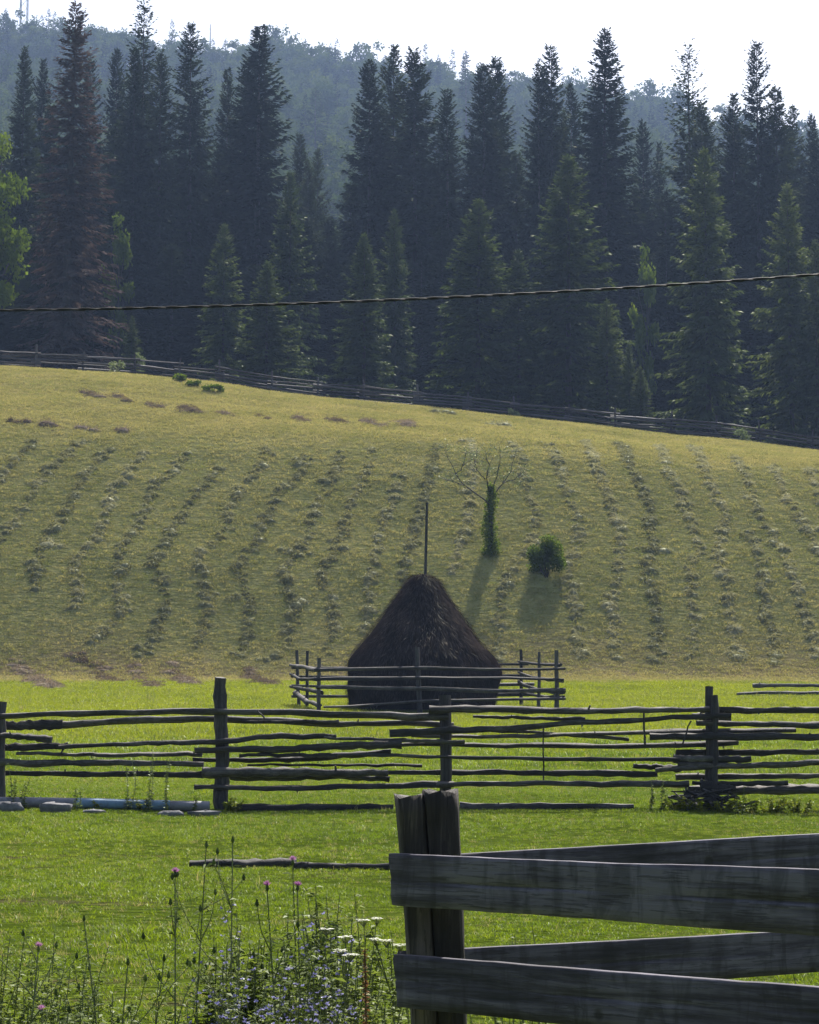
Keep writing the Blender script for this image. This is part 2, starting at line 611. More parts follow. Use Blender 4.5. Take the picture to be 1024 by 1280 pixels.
# ------------------------------------------------------------------ instanced stuff (grass, stubble, far wood)
def proto_collection(name, meshes):
    c = bpy.data.collections.new(name)
    for k, me in enumerate(meshes):
        o = bpy.data.objects.new('%s_%02d' % (name, k), me)
        c.objects.link(o)
    return c


def scatter(name, pts, rot, scl, idx, coll, mat):
    me = bpy.data.meshes.new(name)
    me.vertices.add(len(pts))
    me.vertices.foreach_set('co', np.asarray(pts, float).ravel())
    a = me.attributes.new('rot', 'FLOAT_VECTOR', 'POINT')
    a.data.foreach_set('vector', np.asarray(rot, float).ravel())
    a = me.attributes.new('scl', 'FLOAT_VECTOR', 'POINT')
    a.data.foreach_set('vector', np.asarray(scl, float).ravel())
    a = me.attributes.new('idx', 'INT', 'POINT')
    a.data.foreach_set('value', np.asarray(idx, np.int32))
    me.materials.append(mat)
    o = link(name, me)
    ng = bpy.data.node_groups.new(name + '_scatter', 'GeometryNodeTree')
    ng.interface.new_socket('Geometry', in_out='INPUT', socket_type='NodeSocketGeometry')
    ng.interface.new_socket('Geometry', in_out='OUTPUT', socket_type='NodeSocketGeometry')
    gi = ng.nodes.new('NodeGroupInput')
    go = ng.nodes.new('NodeGroupOutput')
    ci = ng.nodes.new('GeometryNodeCollectionInfo')
    ci.inputs['Collection'].default_value = coll
    ci.inputs['Separate Children'].default_value = True
    ci.inputs['Reset Children'].default_value = True
    ip = ng.nodes.new('GeometryNodeInstanceOnPoints')
    ip.inputs['Pick Instance'].default_value = True

    def attr(nm, ty):
        n = ng.nodes.new('GeometryNodeInputNamedAttribute')
        n.data_type = ty
        n.inputs['Name'].default_value = nm
        return n.outputs['Attribute']

    er = ng.nodes.new('FunctionNodeEulerToRotation')
    ng.links.new(attr('rot', 'FLOAT_VECTOR'), er.inputs[0])
    ng.links.new(gi.outputs[0], ip.inputs['Points'])
    ng.links.new(ci.outputs[0], ip.inputs['Instance'])
    ng.links.new(attr('idx', 'INT'), ip.inputs['Instance Index'])
    ng.links.new(er.outputs[0], ip.inputs['Rotation'])
    ng.links.new(attr('scl', 'FLOAT_VECTOR'), ip.inputs['Scale'])
    ng.links.new(ip.outputs[0], go.inputs[0])
    md = o.modifiers.new('scatter', 'NODES')
    md.node_group = ng
    return o


def grass_clump(seed, n, rad, h0, h1, w, lean, mat):
    rg = np.random.default_rng(seed)
    mb = MB()
    a = rg.uniform(0, 2 * math.pi, n)
    r = rad * np.sqrt(rg.uniform(0, 1, n))
    b = np.stack([r * np.cos(a), r * np.sin(a), np.full(n, -.01)], -1)
    h = rg.uniform(h0, h1, n)
    d = rg.normal(size=(n, 2)) * lean
    wv = rg.uniform(0, math.pi, n)
    sd = np.stack([np.cos(wv), np.sin(wv), np.zeros(n)], -1) * (w * rg.uniform(.6, 1.2, n))[:, None]
    mid = b + np.stack([d[:, 0] * h * .35, d[:, 1] * h * .35, h * .6], -1)
    tip = b + np.stack([d[:, 0] * h, d[:, 1] * h, h * (1 - .3 * np.minimum(1, np.hypot(d[:, 0], d[:, 1])))], -1)
    v = np.stack([b - sd * .5, b + sd * .5, mid + sd * .4, mid - sd * .4, tip], 1).reshape(-1, 3)
    k = np.arange(n) * 5
    mb.add(v, np.stack([k, k + 1, k + 2, k + 3], -1))
    mb.v.append(np.zeros((0, 3)))
    mb.f.append(np.stack([k + 3, k + 2, k + 4], -1))
    mb.mi.append(np.zeros(n))
    return mb.mesh('grass_clump', mat)


def sample_field(n, y0, y1, power, margin=2.5):
    u = RNG.uniform(0, 1, n)
    y = (y0**power + u * (y1**power - y0**power))**(1 / power)
    half = y * .178 + margin
    x = RNG.uniform(-1, 1, n) * half
    return x, y


# meadow grass: short near the camera, lusher towards the slope
gc = [grass_clump(s, 26, .10, .035, .085, .0065, .7, M_NEARGRASS) for s in range(5)]
gc += [grass_clump(20 + s, 22, .12, .06, .15, .008, .6, M_NEARGRASS) for s in range(3)]
gc += [grass_clump(40 + s, 14, .07, .03, .10, .006, .8, M_DRYGRASS) for s in range(2)]
gc += [grass_clump(50, 5, .10, .16, .30, .005, .25, M_PALE), grass_clump(51, 9, .09, .10, .2, .006, .4, M_DRYGRASS)]
gc += [grass_clump(90 + s, 24, .11, .05, .12, .0075, .55, M_GRASS) for s in range(4)]
gcoll = proto_collection('meadow_tuft', gc)
x1, y1_ = sample_field(52000, 10.5, 34, 1.0)
x2, y2_ = sample_field(70000, 30, 80.3, 1.3)
x = np.concatenate([x1, x2])
y = np.concatenate([y1_, y2_])
n = len(x)
lush = .80 + .20 * vnoise(x, y, 3.0, 21) + .22 * vnoise(x, y, .9, 22) + np.clip((y - 32) / 30, 0, .55)
worn = vnoise(x * .35, y * 1.6, 1.0, 23)
keep = RNG.uniform(0, 1, n) < np.where((y < 24) & (worn > .35), .5, 1.0)
idx = np.where(y + RNG.normal(size=n) * 6 > 44, RNG.integers(12, 16, n), RNG.integers(0, 5, n))
tall = (lush > 1.0) & (y < 44) & (RNG.uniform(0, 1, n) < .5)
idx = np.where(tall, RNG.integers(5, 8, n), idx)
dryc = RNG.uniform(0, 1, n) < np.clip(.10 + .25 * worn, .05, .5)
idx = np.where(dryc, RNG.integers(8, 10, n), idx)
idx = np.where((RNG.uniform(0, 1, n) < .012 + .03 * np.clip(vnoise(x, y, 2.0, 24), 0, 1)), RNG.integers(10, 12, n), idx)
sc = np.clip(lush, .45, 1.5) * RNG.uniform(.75, 1.2, n) * np.where(y < 34, .62, .85)
pts = np.stack([x, y, ground(x, y)], -1)
rot = np.stack([np.zeros(n), np.zeros(n), RNG.uniform(0, 6.28, n)], -1)
o = scatter('meadow_grass', pts[keep], rot[keep], np.stack([sc * 1.2, sc * 1.2, sc], -1)[keep], idx[keep], gcoll, M_GRASS)
tag(o, 'short green backlit grass covering the flat meadow', 'grass', kind='stuff')

# stubble and loose stalks on the mown slope
st = [grass_clump(60 + s, 16, .14, .05, .13, .012, 1.0, M_DRYGRASS) for s in range(3)]
st += [grass_clump(70 + s, 16, .14, .03, .10, .010, .9, M_SLOPEGRASS) for s in range(2)]
st += [grass_clump(80 + s, 14, .16, .02, .07, .010, 2.2, M_HAY) for s in range(2)]
scoll = proto_collection('stubble_tuft', st)
n = 120000
y = RNG.uniform(79.3, 118.5, n)
x = RNG.uniform(-1, 1, n) * (y * .178 + 3)
greenish = .35 * vnoise(x, y, 2.5, 31) + .2 * vnoise(x, y, 7., 32) + RNG.uniform(-1, 1, n) - np.clip((y - 96) / 3, 0, 1) * .5 - np.clip((83.8 - y) / 1.5, 0, 1) * .8
idx = np.where(greenish > .1, 3 + RNG.integers(0, 2, n), RNG.integers(0, 3, n))
idx = np.where((RNG.uniform(0, 1, n) < .22) & (y < 99), 5 + RNG.integers(0, 2, n), idx)
sc = RNG.uniform(.45, 1.2, n)
o = scatter('stubble', np.stack([x, y, ground(x, y)], -1), np.stack([np.zeros(n), np.zeros(n), RNG.uniform(0, 6.28, n)], -1),
            np.stack([sc * 1.2, sc * 1.2, sc], -1), idx, scoll, M_DRYGRASS)
tag(o, 'mown dry stubble and loose stalks on the hay slope', 'stubble', kind='stuff')


# ------------------------------------------------------------------ trees
def conifer_meshes(seed, H, Rb, pw, dz, nb, dens, spl, mat, droop=.3, zmin=.03, thin_top=0.0, ragged=.2, upturn=.15):
    rg = np.random.default_rng(seed)
    tb = MB()
    zz = np.linspace(-.3, H * .99, 9)
    lean = rg.normal(size=2) * .004
    path = np.stack([lean[0] * zz, lean[1] * zz, zz], -1)
    tube(tb, path, np.linspace(H * .0115, .012, 9), 7, .06, seed)
    trunk = tb.mesh('trunk', M_TRUNK, True)
    cb = MB()
    z = zmin * H
    B, D, N, L, W = [], [], [], [], []
    sector = rg.uniform(.75, 1.2, 8)
    while z < H * .99:
        u = 1 - z / H
        for k in range(nb):
            az = rg.uniform(0, 2 * math.pi)
            ln = max(Rb * u**pw * rg.uniform(1 - ragged, 1 + ragged) * sector[int(az / 2 / math.pi * 8) % 8], .10)
            if rg.uniform() < .07:
                ln *= .45
            thin = 1.0 - thin_top * max(0, 1 - u / .35)
            a = .55 - (1.0 + droop) * min(1, u / .55) * .75 + rg.normal() * .10
            m = int((ln * dens + 4) * thin) + 1
            t = rg.uniform(.04, 1, m)**.8
            out = np.array([math.cos(az), math.sin(az), 0])
            lat = np.array([-math.sin(az), math.cos(az), 0])
            z0 = z + rg.uniform(-dz, dz) * .5
            hgt = z0 + ln * (a * t + upturn * t * t * (1.5 - u))
            p = out[None] * (ln * t)[:, None]
            p[:, 2] = hgt
            p[:, :2] += lean * z
            sgn = rg.choice([-1, 1], m)
            ang = rg.uniform(.25, 1.15, m)
            d = (out[None] * np.cos(ang)[:, None] + lat[None] * (np.sin(ang) * sgn)[:, None])
            d[:, 2] = a * .7 - rg.uniform(.0, .55, m) * (1.0 if u > .15 else .2) + .25 * t
            l = spl * rg.uniform(.55, 1.25, m) * (1.05 - .35 * t) * min(1, .45 + 1.3 * u)
            B.append(p)
            D.append(d)
            nn = rg.normal(size=(m, 3)) * .5
            nn[:, 2] += 1
            N.append(nn)
            L.append(l)
            W.append(l * rg.uniform(.26, .46, m))
        z += dz * (.55 + .6 * u) * rg.uniform(.7, 1.3)
    # leader
    m = 14
    B.append(np.stack([lean[0] * H + np.zeros(m), np.zeros(m), np.linspace(H * .94, H * .995, m)], -1))
    dd = rg.normal(size=(m, 3)) * .4
    dd[:, 2] = .9
    D.append(dd)
    N.append(rg.normal(size=(m, 3)))
    L.append(np.full(m, .28))
    W.append(np.full(m, .07))
    diamonds(cb, np.concatenate(B), np.concatenate(D), np.concatenate(N), np.concatenate(L), np.concatenate(W), .12)
    return trunk, cb.mesh('crown', mat), H, Rb


CON = {
    'fir1': conifer_meshes(101, 26, 2.6, .55, .26, 7, 24, .50, M_SPRUCE, .30),
    'fir2': conifer_meshes(102, 26, 2.6, .48, .25, 7, 25, .48, M_SPRUCE, .45, ragged=.25),
    'spr1': conifer_meshes(103, 26, 3.3, .58, .30, 7, 20, .60, M_SPRUCE, .25, ragged=.28, upturn=.22),
    'spr2': conifer_meshes(104, 26, 3.3, .62, .31, 7, 20, .62, M_SPRUCE, .40, ragged=.30, upturn=.25),
    'open': conifer_meshes(105, 26, 3.4, .60, .36, 6, 18, .60, M_SPRUCE, .20, thin_top=.65, ragged=.35, upturn=.25),
    'yng1': conifer_meshes(106, 10, 2.2, .72, .18, 7, 28, .36, M_YOUNG, .15, ragged=.22, upturn=.25),
    'yng2': conifer_meshes(107, 12, 2.2, .66, .20, 7, 27, .38, M_YOUNG, .25, ragged=.22, upturn=.2),
    'dead': conifer_meshes(108, 26, 2.9, .62, .28, 6, 16, .52, M_DEAD, .45, ragged=.25),
}


def conifer(name, kind, tipx, tipy, Y, hw, label, group):
    tr, cr, H, Rb = CON[kind]
    tip = at(tipx, tipy, Y)
    z0 = gz(tip[0], Y)
    h = tip[2] - z0
    rt = empty(name, (tip[0], Y, z0), label, 'tree', group, random.uniform(0, 6.28))
    k = hw / pxscale(Y) / Rb * (1.14 if group == G_TALL else 1.0)
    # the visible half-width is near the foot of the crown
    rt.scale = (k, k, h / H)
    a = link('trunk', tr, rt)
    b = link('crown', cr, rt)
    return rt


G_TALL = 'tall conifers along the edge of the wood'
G_YNG = 'younger lighter conifers in front of the wood'
TALL = [
    (28, 58, 150, 34, 'fir1', 'narrow dark spire conifer near the left edge behind the leafy tree'),
    (52, 74, 162, 34, 'spr1', 'greyish conifer between the left-edge spire and the brown dying conifer'),
    (112, 74, 164, 32, 'fir2', 'hazy conifer just right of the brown dying conifer\'s spire'),
    (146, 60, 166, 38, 'spr2', 'hazy pointed conifer left of the ragged tall conifer'),
    (180, -4, 152, 62, 'open', 'tallest ragged conifer with open top crossing the left skyline'),
    (166, 60, 146, 34, 'fir1', 'dark slim conifer in front of the tallest ragged one, left of its twin'),
    (201, 64, 147, 36, 'fir2', 'dark slim conifer in front of the tallest ragged one, right of its twin'),
    (240, 29, 149, 42, 'fir2', 'dark blunt narrow conifer standing alone against the hill'),
    (283, 87, 160, 40, 'spr1', 'hazy conifer in the gap left of the broad spreading conifer'),
    (306, 75, 153, 46, 'fir1', 'slim conifer leaning into the broad spreading conifer from the left'),
    (321, 34, 150, 72, 'spr1', 'broad spreading conifer with layered boughs on its right side'),
    (375, 166, 166, 30, 'fir1', 'small hazy conifer left in the wide gap of the wood'),
    (399, 186, 168, 26, 'fir2', 'small hazy conifer right in the wide gap of the wood'),
    (386, 200, 158, 30, 'spr1', 'lowest dark conifer in the wide gap of the wood'),
    (462, 74, 150, 54, 'spr2', 'conifer with stepped boughs beside the right end of the wide gap'),
    (490, 56, 154, 50, 'spr1', 'tall conifer between the stepped one and the full round-shouldered one'),
    (521, 60, 149, 62, 'spr1', 'full round-shouldered conifer in the middle of the wood'),
    (561, 110, 147, 40, 'fir1', 'lower dark narrow conifer right of the round-shouldered one'),
    (604, 80, 149, 46, 'fir2', 'dark left one of two close conifers above the young pale one'),
    (621, 70, 154, 54, 'spr2', 'feathery right one of two close conifers above the young pale one'),
    (672, 76, 148, 34, 'fir2', 'blunt club-topped conifer left of a close twin'),
    (689, 56, 150, 42, 'fir1', 'slim conifer with two tips right of the club-topped one'),
    (714, 106, 155, 40, 'spr1', 'short conifer hidden between the twin-tipped and the great dark conifer'),
    (750, 37, 148, 62, 'fir1', 'great dark conifer with thin open leader right of centre'),
    (802, 150, 164, 34, 'fir1', 'hazy low conifer right of the great dark one'),
    (822, 178, 166, 28, 'spr1', 'lowest hazy conifer before the thin open-topped one'),
    (862, 54, 152, 60, 'open', 'conifer with thin see-through top against white sky'),
    (878, 130, 146, 48, 'spr1', 'fuller conifer right against the see-through topped one'),
    (914, 117, 150, 48, 'spr1', 'conifer with short forked tip left of the column-like one'),
    (944, 52, 148, 40, 'fir2', 'column-like narrow conifer rising highest on the right'),
    (969, 108, 150, 56, 'spr2', 'feathery conifer right of the column-like one'),
    (990, 132, 158, 50, 'spr1', 'rear feathery conifer second from the right edge'),
    (1022, 172, 150, 44, 'fir1', 'dark conifer cut off by the right edge'),
]
for tx, ty, Y, hw, kd, lab in TALL:
    conifer('spruce_tree', kd, tx, ty, Y, hw, lab, G_TALL)
conifer('dead_spruce', 'dead', 88, 0, 131, 66, 'tall dying conifer with dull brown needles and thin dark spire', G_TALL)
YNG = [
    (455, 293, 123, 54, 'yng1', 'young pale conifer beside the fence below the stepped conifer'),
    (596, 250, 124, 72, 'yng2', 'broad young conifer below the two close dark conifers'),
    (334, 328, 122.5, 52, 'yng1', 'young green conifer in front of the broad spreading conifer'),
    (280, 280, 127, 42, 'yng2', 'grey-green conifer left of the young green one'),
    (362, 215, 131, 46, 'yng2', 'thin grey conifer standing right behind the young green one'),
    (494, 262, 129, 38, 'yng2', 'slender young conifer right of the young pale one'),
    (648, 312, 124, 46, 'yng2', 'small young conifer right of the broad young one'),
    (708, 195, 126, 80, 'yng2', 'large mid-green conifer left of the deep dark gap'),
    (758, 375, 122.5, 40, 'yng1', 'short conifer at the right foot of the large mid-green one'),
    (786, 428, 121.5, 20, 'yng1', 'tiny conifer by the fence, left of the brightest little one'),
    (801, 458, 120.5, 24, 'yng1', 'brightest little conifer standing right at the fence'),
    (882, 186, 126, 66, 'yng2', 'tall grey-green conifer rising right of the deep dark gap'),
    (985, 230, 126, 60, 'yng2', 'grey-green conifer near the right edge by the fence'),
    (1018, 300, 124, 46, 'yng1', 'light conifer cut by the right edge beside the fence'),
    (165, 395, 122, 18, 'yng1', 'small green sapling right of the dying conifer by the fence'),
]
for tx, ty, Y, hw, kd, lab in YNG:
    conifer('young_spruce', kd, tx, ty, Y, hw, lab, G_YNG)

# the wood behind: dim trees that close the gaps
k = 0
for px in range(-60, 1100, 31):
    for row in range(2):
        Y = (156 if row else 143) + random.uniform(-5, 5)
        ty = random.uniform(215, 300) + (60 if row == 0 else 0)
        if row and not (335 < px < 450 or 770 < px < 850):
            ty = random.uniform(130, 230)
        conifer('spruce_tree', random.choice(['fir1', 'fir2', 'spr1', 'spr2']), px + random.uniform(-12, 12), ty, Y,
                random.uniform(38, 58), 'dim dark conifer deep in the wood behind the named trees',
                'dim conifers filling the wood')


def broadleaf_meshes(seed, H, Rc, nl, per, leaf, mat, crown_lo=.25, limbs=7, spread=.34):
    rg = np.random.default_rng(seed)
    tb = MB()
    path = np.stack([np.cumsum(rg.normal(size=8)) * H * .006, np.cumsum(rg.normal(size=8)) * H * .006,
                     np.linspace(-.2, H * .85, 8)], -1)
    tube(tb, path, np.linspace(H * .016, H * .003, 8), 7, .08, seed)
    cs = []
    while len(cs) < nl:
        p = rg.uniform(-1, 1, 3)
        if np.linalg.norm(p) < 1:
            zc = H * (crown_lo + (1 - crown_lo) * .5) + p[2] * H * (1 - crown_lo) * .46
            cs.append((p[0] * Rc * .85, p[1] * Rc * .85, zc))
    cs = np.array(cs)
    for c in cs[:limbs]:
        z0 = min(c[2] * .7, H * .7)
        a = np.array([np.interp(z0, path[:, 2], path[:, 0]), np.interp(z0, path[:, 2], path[:, 1]), z0])
        q = resample([a, (a + c) / 2 + rg.normal(size=3) * .04 * H, c], 6)
        tube(tb, q, np.linspace(H * .006, H * .0015, 6), 5, .05, seed)
    trunk = tb.mesh('trunk', M_TRUNK, True)
    cb = MB()
    n = nl * per
    rr = Rc * spread * rg.uniform(.6, 1.3, nl)
    ce = np.repeat(cs, per, 0)
    d = rand_dirs(n, rg)
    p = ce + d * (np.repeat(rr, per) * rg.uniform(0, 1, n)**.45)[:, None] * np.array([1, 1, .75])
    dv = rand_dirs(n, rg)
    dv[:, 2] -= .3
    l = leaf * rg.uniform(.6, 1.3, n)
    diamonds(cb, p, dv, rand_dirs(n, rg), l, l * rg.uniform(.55, .85, n), .1)
    return trunk, cb.mesh('crown', mat), H, Rc


BRD = [broadleaf_meshes(200 + s, 14, 4.2, 34, 60, .62, M_FARLEAF, .22) for s in range(4)]
FARCON = [conifer_meshes(210 + s, 17, 2.1, .6, .7, 5, 6, .8, M_SPRUCE, .3) for s in range(2)]

# leafy tree at the left edge of the wood
tr, cr, H, Rc = broadleaf_meshes(230, 11, 2.6, 60, 170, .20, M_LEAF, .12, 14, .26)
b = at(-24, 430, 120.6)
zb_ = gz(b[0], 120.6)
o = empty('birch_tree', (b[0], 120.6, zb_), 'sunlit yellow-green leafy tree cut off by the left edge', 'tree')
o.scale = (.95, .95, (zat(135, 120.6) - zb_) / 11)
link('trunk', tr, o)
link('crown', cr, o)
# small leafy trees glowing inside the wood
tr, cr, H, Rc = broadleaf_meshes(231, 9, 1.6, 26, 110, .22, M_LEAF, .3, 6, .30)
for (px, ty, Y, sc_, lab) in ((148, 262, 137, .7, 'small yellow-green leafy tree glowing behind the dying conifer'),
                              (806, 300, 138, .6, 'small yellow-green leafy tree right of the great dark conifer')):
    b = at(px, ty, Y)
    z_ = gz(b[0], Y)
    o = empty('leafy_tree', (b[0], Y, z_), lab, 'tree')
    o.scale = (sc_, sc_, (b[2] - z_) / 9)
    link('trunk', tr, o)
    link('crown', cr, o)

# trees standing out on the skyline of the far hill
SKY = [(5, 16, 'b'), (22, 14, 'b'), (44, 18, 'b'), (61, 10, 'c'), (69, 14, 'c'), (104, 22, 'b'), (131, 34, 'b'), (152, 38, 'b'),
       (215, 24, 'c'), (228, 52, 'b'), (282, 48, 'c'), (297, 50, 'b'), (343, 30, 'b'), (359, 34, 'b'), (382, 48, 'c'),
       (408, 53, 'b'), (446, 50, 'b'), (471, 54, 'b'), (532, 53, 'c'), (546, 72, 'b'), (566, 61, 'c'), (582, 62, 'c'), (597, 80, 'b'),
       (641, 88, 'b'), (656, 92, 'b'), (716, 86, 'b'), (730, 94, 'b'), (792, 112, 'b'), (812, 98, 'b'), (830, 108, 'b'), (846, 106, 'b'),
       (905, 130, 'b'), (1001, 146, 'b'), (1012, 136, 'c')]
for k, (px, ty, kd) in enumerate(SKY):
    Y = 592 + (k * 7) % 12
    p = at(px, ty, Y)
    z_ = gz(p[0], Y)
    tr, cr, H, Rc = BRD[k % 4] if kd == 'b' else FARCON[k % 2]
    h = max(p[2] - z_, 6)
    side = 'left' if px < 340 else ('middle' if px < 690 else 'right')
    what = 'rounded broadleaf tree' if kd == 'b' else 'pointed conifer'
    lab = 'distant hazy %s on the %s skyline of the far hill' % (what, side)
    o = empty('skyline_tree', (p[0], Y, z_), lab, 'tree', 'distant %ss on the %s skyline' % (what, side), random.uniform(0, 6))
    w = (h / H)**.5
    o.scale = (w, w, h / H)
    link('trunk', tr, o)
    link('crown', cr, o)

for px, ty, Y, w, lab in ((395, 110, 420, 1.7, 'dark blue conifer standing alone on the far hillside in the wide gap'),
                          (382, 116, 430, .8, 'thin conifer left of the lone dark blue one on the far hillside'),
                          (422, 92, 470, .8, 'thin dark conifer right of the lone dark blue one on the far hillside'),
                          (583, 66, 470, 1.6, 'dark conifer rising on the far hill left of the two close conifers')):
    p = at(px, ty, Y)
    z_ = gz(p[0], Y)
    tr, cr, H, Rc = FARCON[0]
    o = empty('hillside_conifer', (p[0], Y, z_), lab, 'tree')
    o.scale = (w, w, (p[2] - z_) / H)
    link('trunk', tr, o)
    link('crown', cr, o)

# the rest of the far wood is one mass
n = 3600
y = RNG.uniform(250, 640, n)
x = RNG.uniform(-1, 1, n) * (y * .19 + 25)
fc = proto_collection('far_wood_tree', [t[1] for t in BRD] + [t[1] for t in FARCON])
idx = np.where((RNG.uniform(0, 1, n) < .32 + .25 * vnoise(x, y, 40, 41)), 4 + RNG.integers(0, 2, n), RNG.integers(0, 4, n))
sc = RNG.uniform(.55, 1.0, n)
z = ground(x, y)
o = scatter('far_wood', np.stack([x, y, z], -1), np.stack([np.zeros(n), np.zeros(n), RNG.uniform(0, 6.28, n)], -1),
            np.stack([sc, sc, sc * RNG.uniform(.75, .95, n)], -1), idx, fc, M_FARLEAF)
tag(o, 'hazy mixed forest covering the far hillside', 'forest', kind='stuff')

# ------------------------------------------------------------------ masts on the ridge
def mast(px, ty, Y, half, lab, lattice):
    p = at(px, ty, Y)
    z_ = gz(p[0], Y)
    o = empty('radio_mast', (p[0], Y, z_), lab, 'mast')
    h = p[2] - z_
    if lattice:
        cs = [(-half, -half), (half, -half), (half, half), (-half, half)]
        for cx, cy_ in cs:
            m_ = MB()
            tube(m_, [(cx, cy_, -.5), (cx, cy_, h)], .13, 5)
            m_.build('leg', M_STEEL, o)
        for z0 in np.arange(2, h - 1.5, 2.4):
            for q in range(4):
                (ax, ay), (bx, by) = cs[q], cs[(q + 1) % 4]
                m_ = MB()
                tube(m_, [(ax, ay, z0), (bx, by, z0 + 2.4)], .06, 4)
                m_.build('brace', M_STEEL, o)
    else:
        m_ = MB()
        tube(m_, [(0, 0, -.5), (0, 0, h * .6), (0, 0, h)], [.26, .2, .10], 6)
        m_.build('pole', M_STEEL, o)
        m_ = MB()
        tube(m_, [(-.5, 0, h * .93), (.5, 0, h * .93)], .07, 4)
        m_.build('crossarm', M_STEEL, o)
    return o


mast(31, -30, 600, .9, 'lattice radio mast rising from the ridge at the left edge', True)
mast(263, 30, 600, .2, 'thin pole mast on the ridge right of the blunt narrow conifer', False)


# ------------------------------------------------------------------ rails, posts
def rail_along(parent, pts, dia, mat=None, seed=0, name='rail', n=11, sides=7, rough=.28, taper=.18, wob=.005):
    """a crooked pole through world points; own origin at its middle so the grain runs along it"""
    rg = np.random.default_rng(seed + 500)
    p = resample(pts, n)
    w = rg.normal(size=(n, 3)) * wob * np.array([0, .6, 1])
    w = (w + np.roll(w, 1, 0)) / 1.6
    p = p + w
    c = p.mean(0)
    r = dia / 2 * np.linspace(1 + taper, 1 - taper, n) * (1 + rg.uniform(-.10, .10, n))
    if rg.uniform() < .5:
        r = r[::-1]
    m_ = MB()
    tube(m_, p - c, r, sides, rough, seed)
    # stubs of side shoots
    for q in range(rg.integers(0, 3)):
        i = rg.integers(1, n - 1)
        d = norm(np.array([rg.uniform(-.4, .4), -.5, rg.choice([-1, 1]) * .8]))
        tube(m_, [p[i] - c, p[i] - c + d * dia * rg.uniform(.6, 1.1)], [dia * .2, dia * .1], 5, .1, seed)
    o = m_.build(name, mat or M_RAIL, parent)
    pl = np.array(parent.location) if parent is not None else np.zeros(3)
    o.location = [float(v) for v in (c - pl)]
    return o


def post_at(parent, foot, top, dia, seed=0, mat=None, sides=9, rough=.10, n=9, flat=1.0, taper=.1, wob=.006):
    rg = np.random.default_rng(seed + 900)
    p = resample([foot, top], n) + rg.normal(size=(n, 3)) * wob * np.array([1, 1, 0])
    c = np.array(foot)
    m_ = MB()
    tube(m_, p - c, dia / 2 * np.linspace(1 + taper, 1 - taper, n), sides, rough, seed, flat=flat)
    o = m_.build('post', mat or M_POST, parent)
    pl = np.array(parent.location) if parent is not None else np.zeros(3)
    o.location = [float(v) for v in (c - pl)]
    return o


# ---- far fence along the top of the slope
posts_px = [-66, -12, 39, 98, 165, 220, 272, 338, 396, 455, 523, 585, 645, 714, 772, 842, 899, 955, 1020, 1082]
YF = 118.3
feet = []
for px in posts_px:
    X = (px - 512) / FPX * YF
    feet.append(np.array([X, YF, gz(X, YF)]))
ff = empty('rail_fence', feet[0], 'long grey rail fence along the top of the hay slope before the wood', 'fence')
um = MB()
tube(um, np.stack([np.linspace(-.5, .5, 6), np.zeros(6), np.array([0, .012, -.01, .008, .015, 0])], -1), [.052, .048, .045, .042, .04, .036], 5, .15, 3)
RAILME = um.mesh('rail', M_FARRAIL)
pm = MB()
tube(pm, np.stack([np.zeros(5), np.zeros(5), np.linspace(-.2, 1.28, 5)], -1), [.065, .06, .058, .055, .05], 6, .12, 4)
POSTME = pm.mesh('post', M_FARRAIL)
for i, ft in enumerate(feet):
    p = link('post', POSTME, ff)
    p.location = [float(v) for v in ft - feet[0]]
    p.rotation_euler = (random.uniform(-.05, .05), random.uniform(-.06, .06), random.uniform(0, 6))
    p.scale = (1, 1, random.uniform(.92, 1.15))
    if i == len(feet) - 1:
        break
    nx_ = feet[i + 1]
    mid = .5 * (ft + nx_)
    sag = gz(mid[0], mid[1]) - mid[2]
    for hh in (.12, .30, .47, .63, .80, .97):
        if random.random() < .06:
            continue
        a = ft + np.array([-.25, random.choice([-.06, .06]), hh + random.uniform(-.07, .07)])
        c = nx_ + np.array([.25, random.choice([-.06, .06]), hh + random.uniform(-.09, .07)])
        d = c - a
        r_ = link('rail', RAILME, ff)
        m = .5 * (a + c)
        m[2] += sag * .6
        r_.location = [float(v) for v in m - feet[0]]
        r_.rotation_euler = (random.uniform(0, 6), -math.asin(d[2] / np.linalg.norm(d)), math.atan2(d[1], d[0]))
        q = random.uniform(.75, 1.35)
        r_.scale = (float(np.linalg.norm(d)), q, q)

# ---- middle fence
YM = 27.7


def z8(px, py, off):           # coordinates read from an enlargement of the photograph
    return (px / 2.9257 + off, py / 2.9257 + 830)


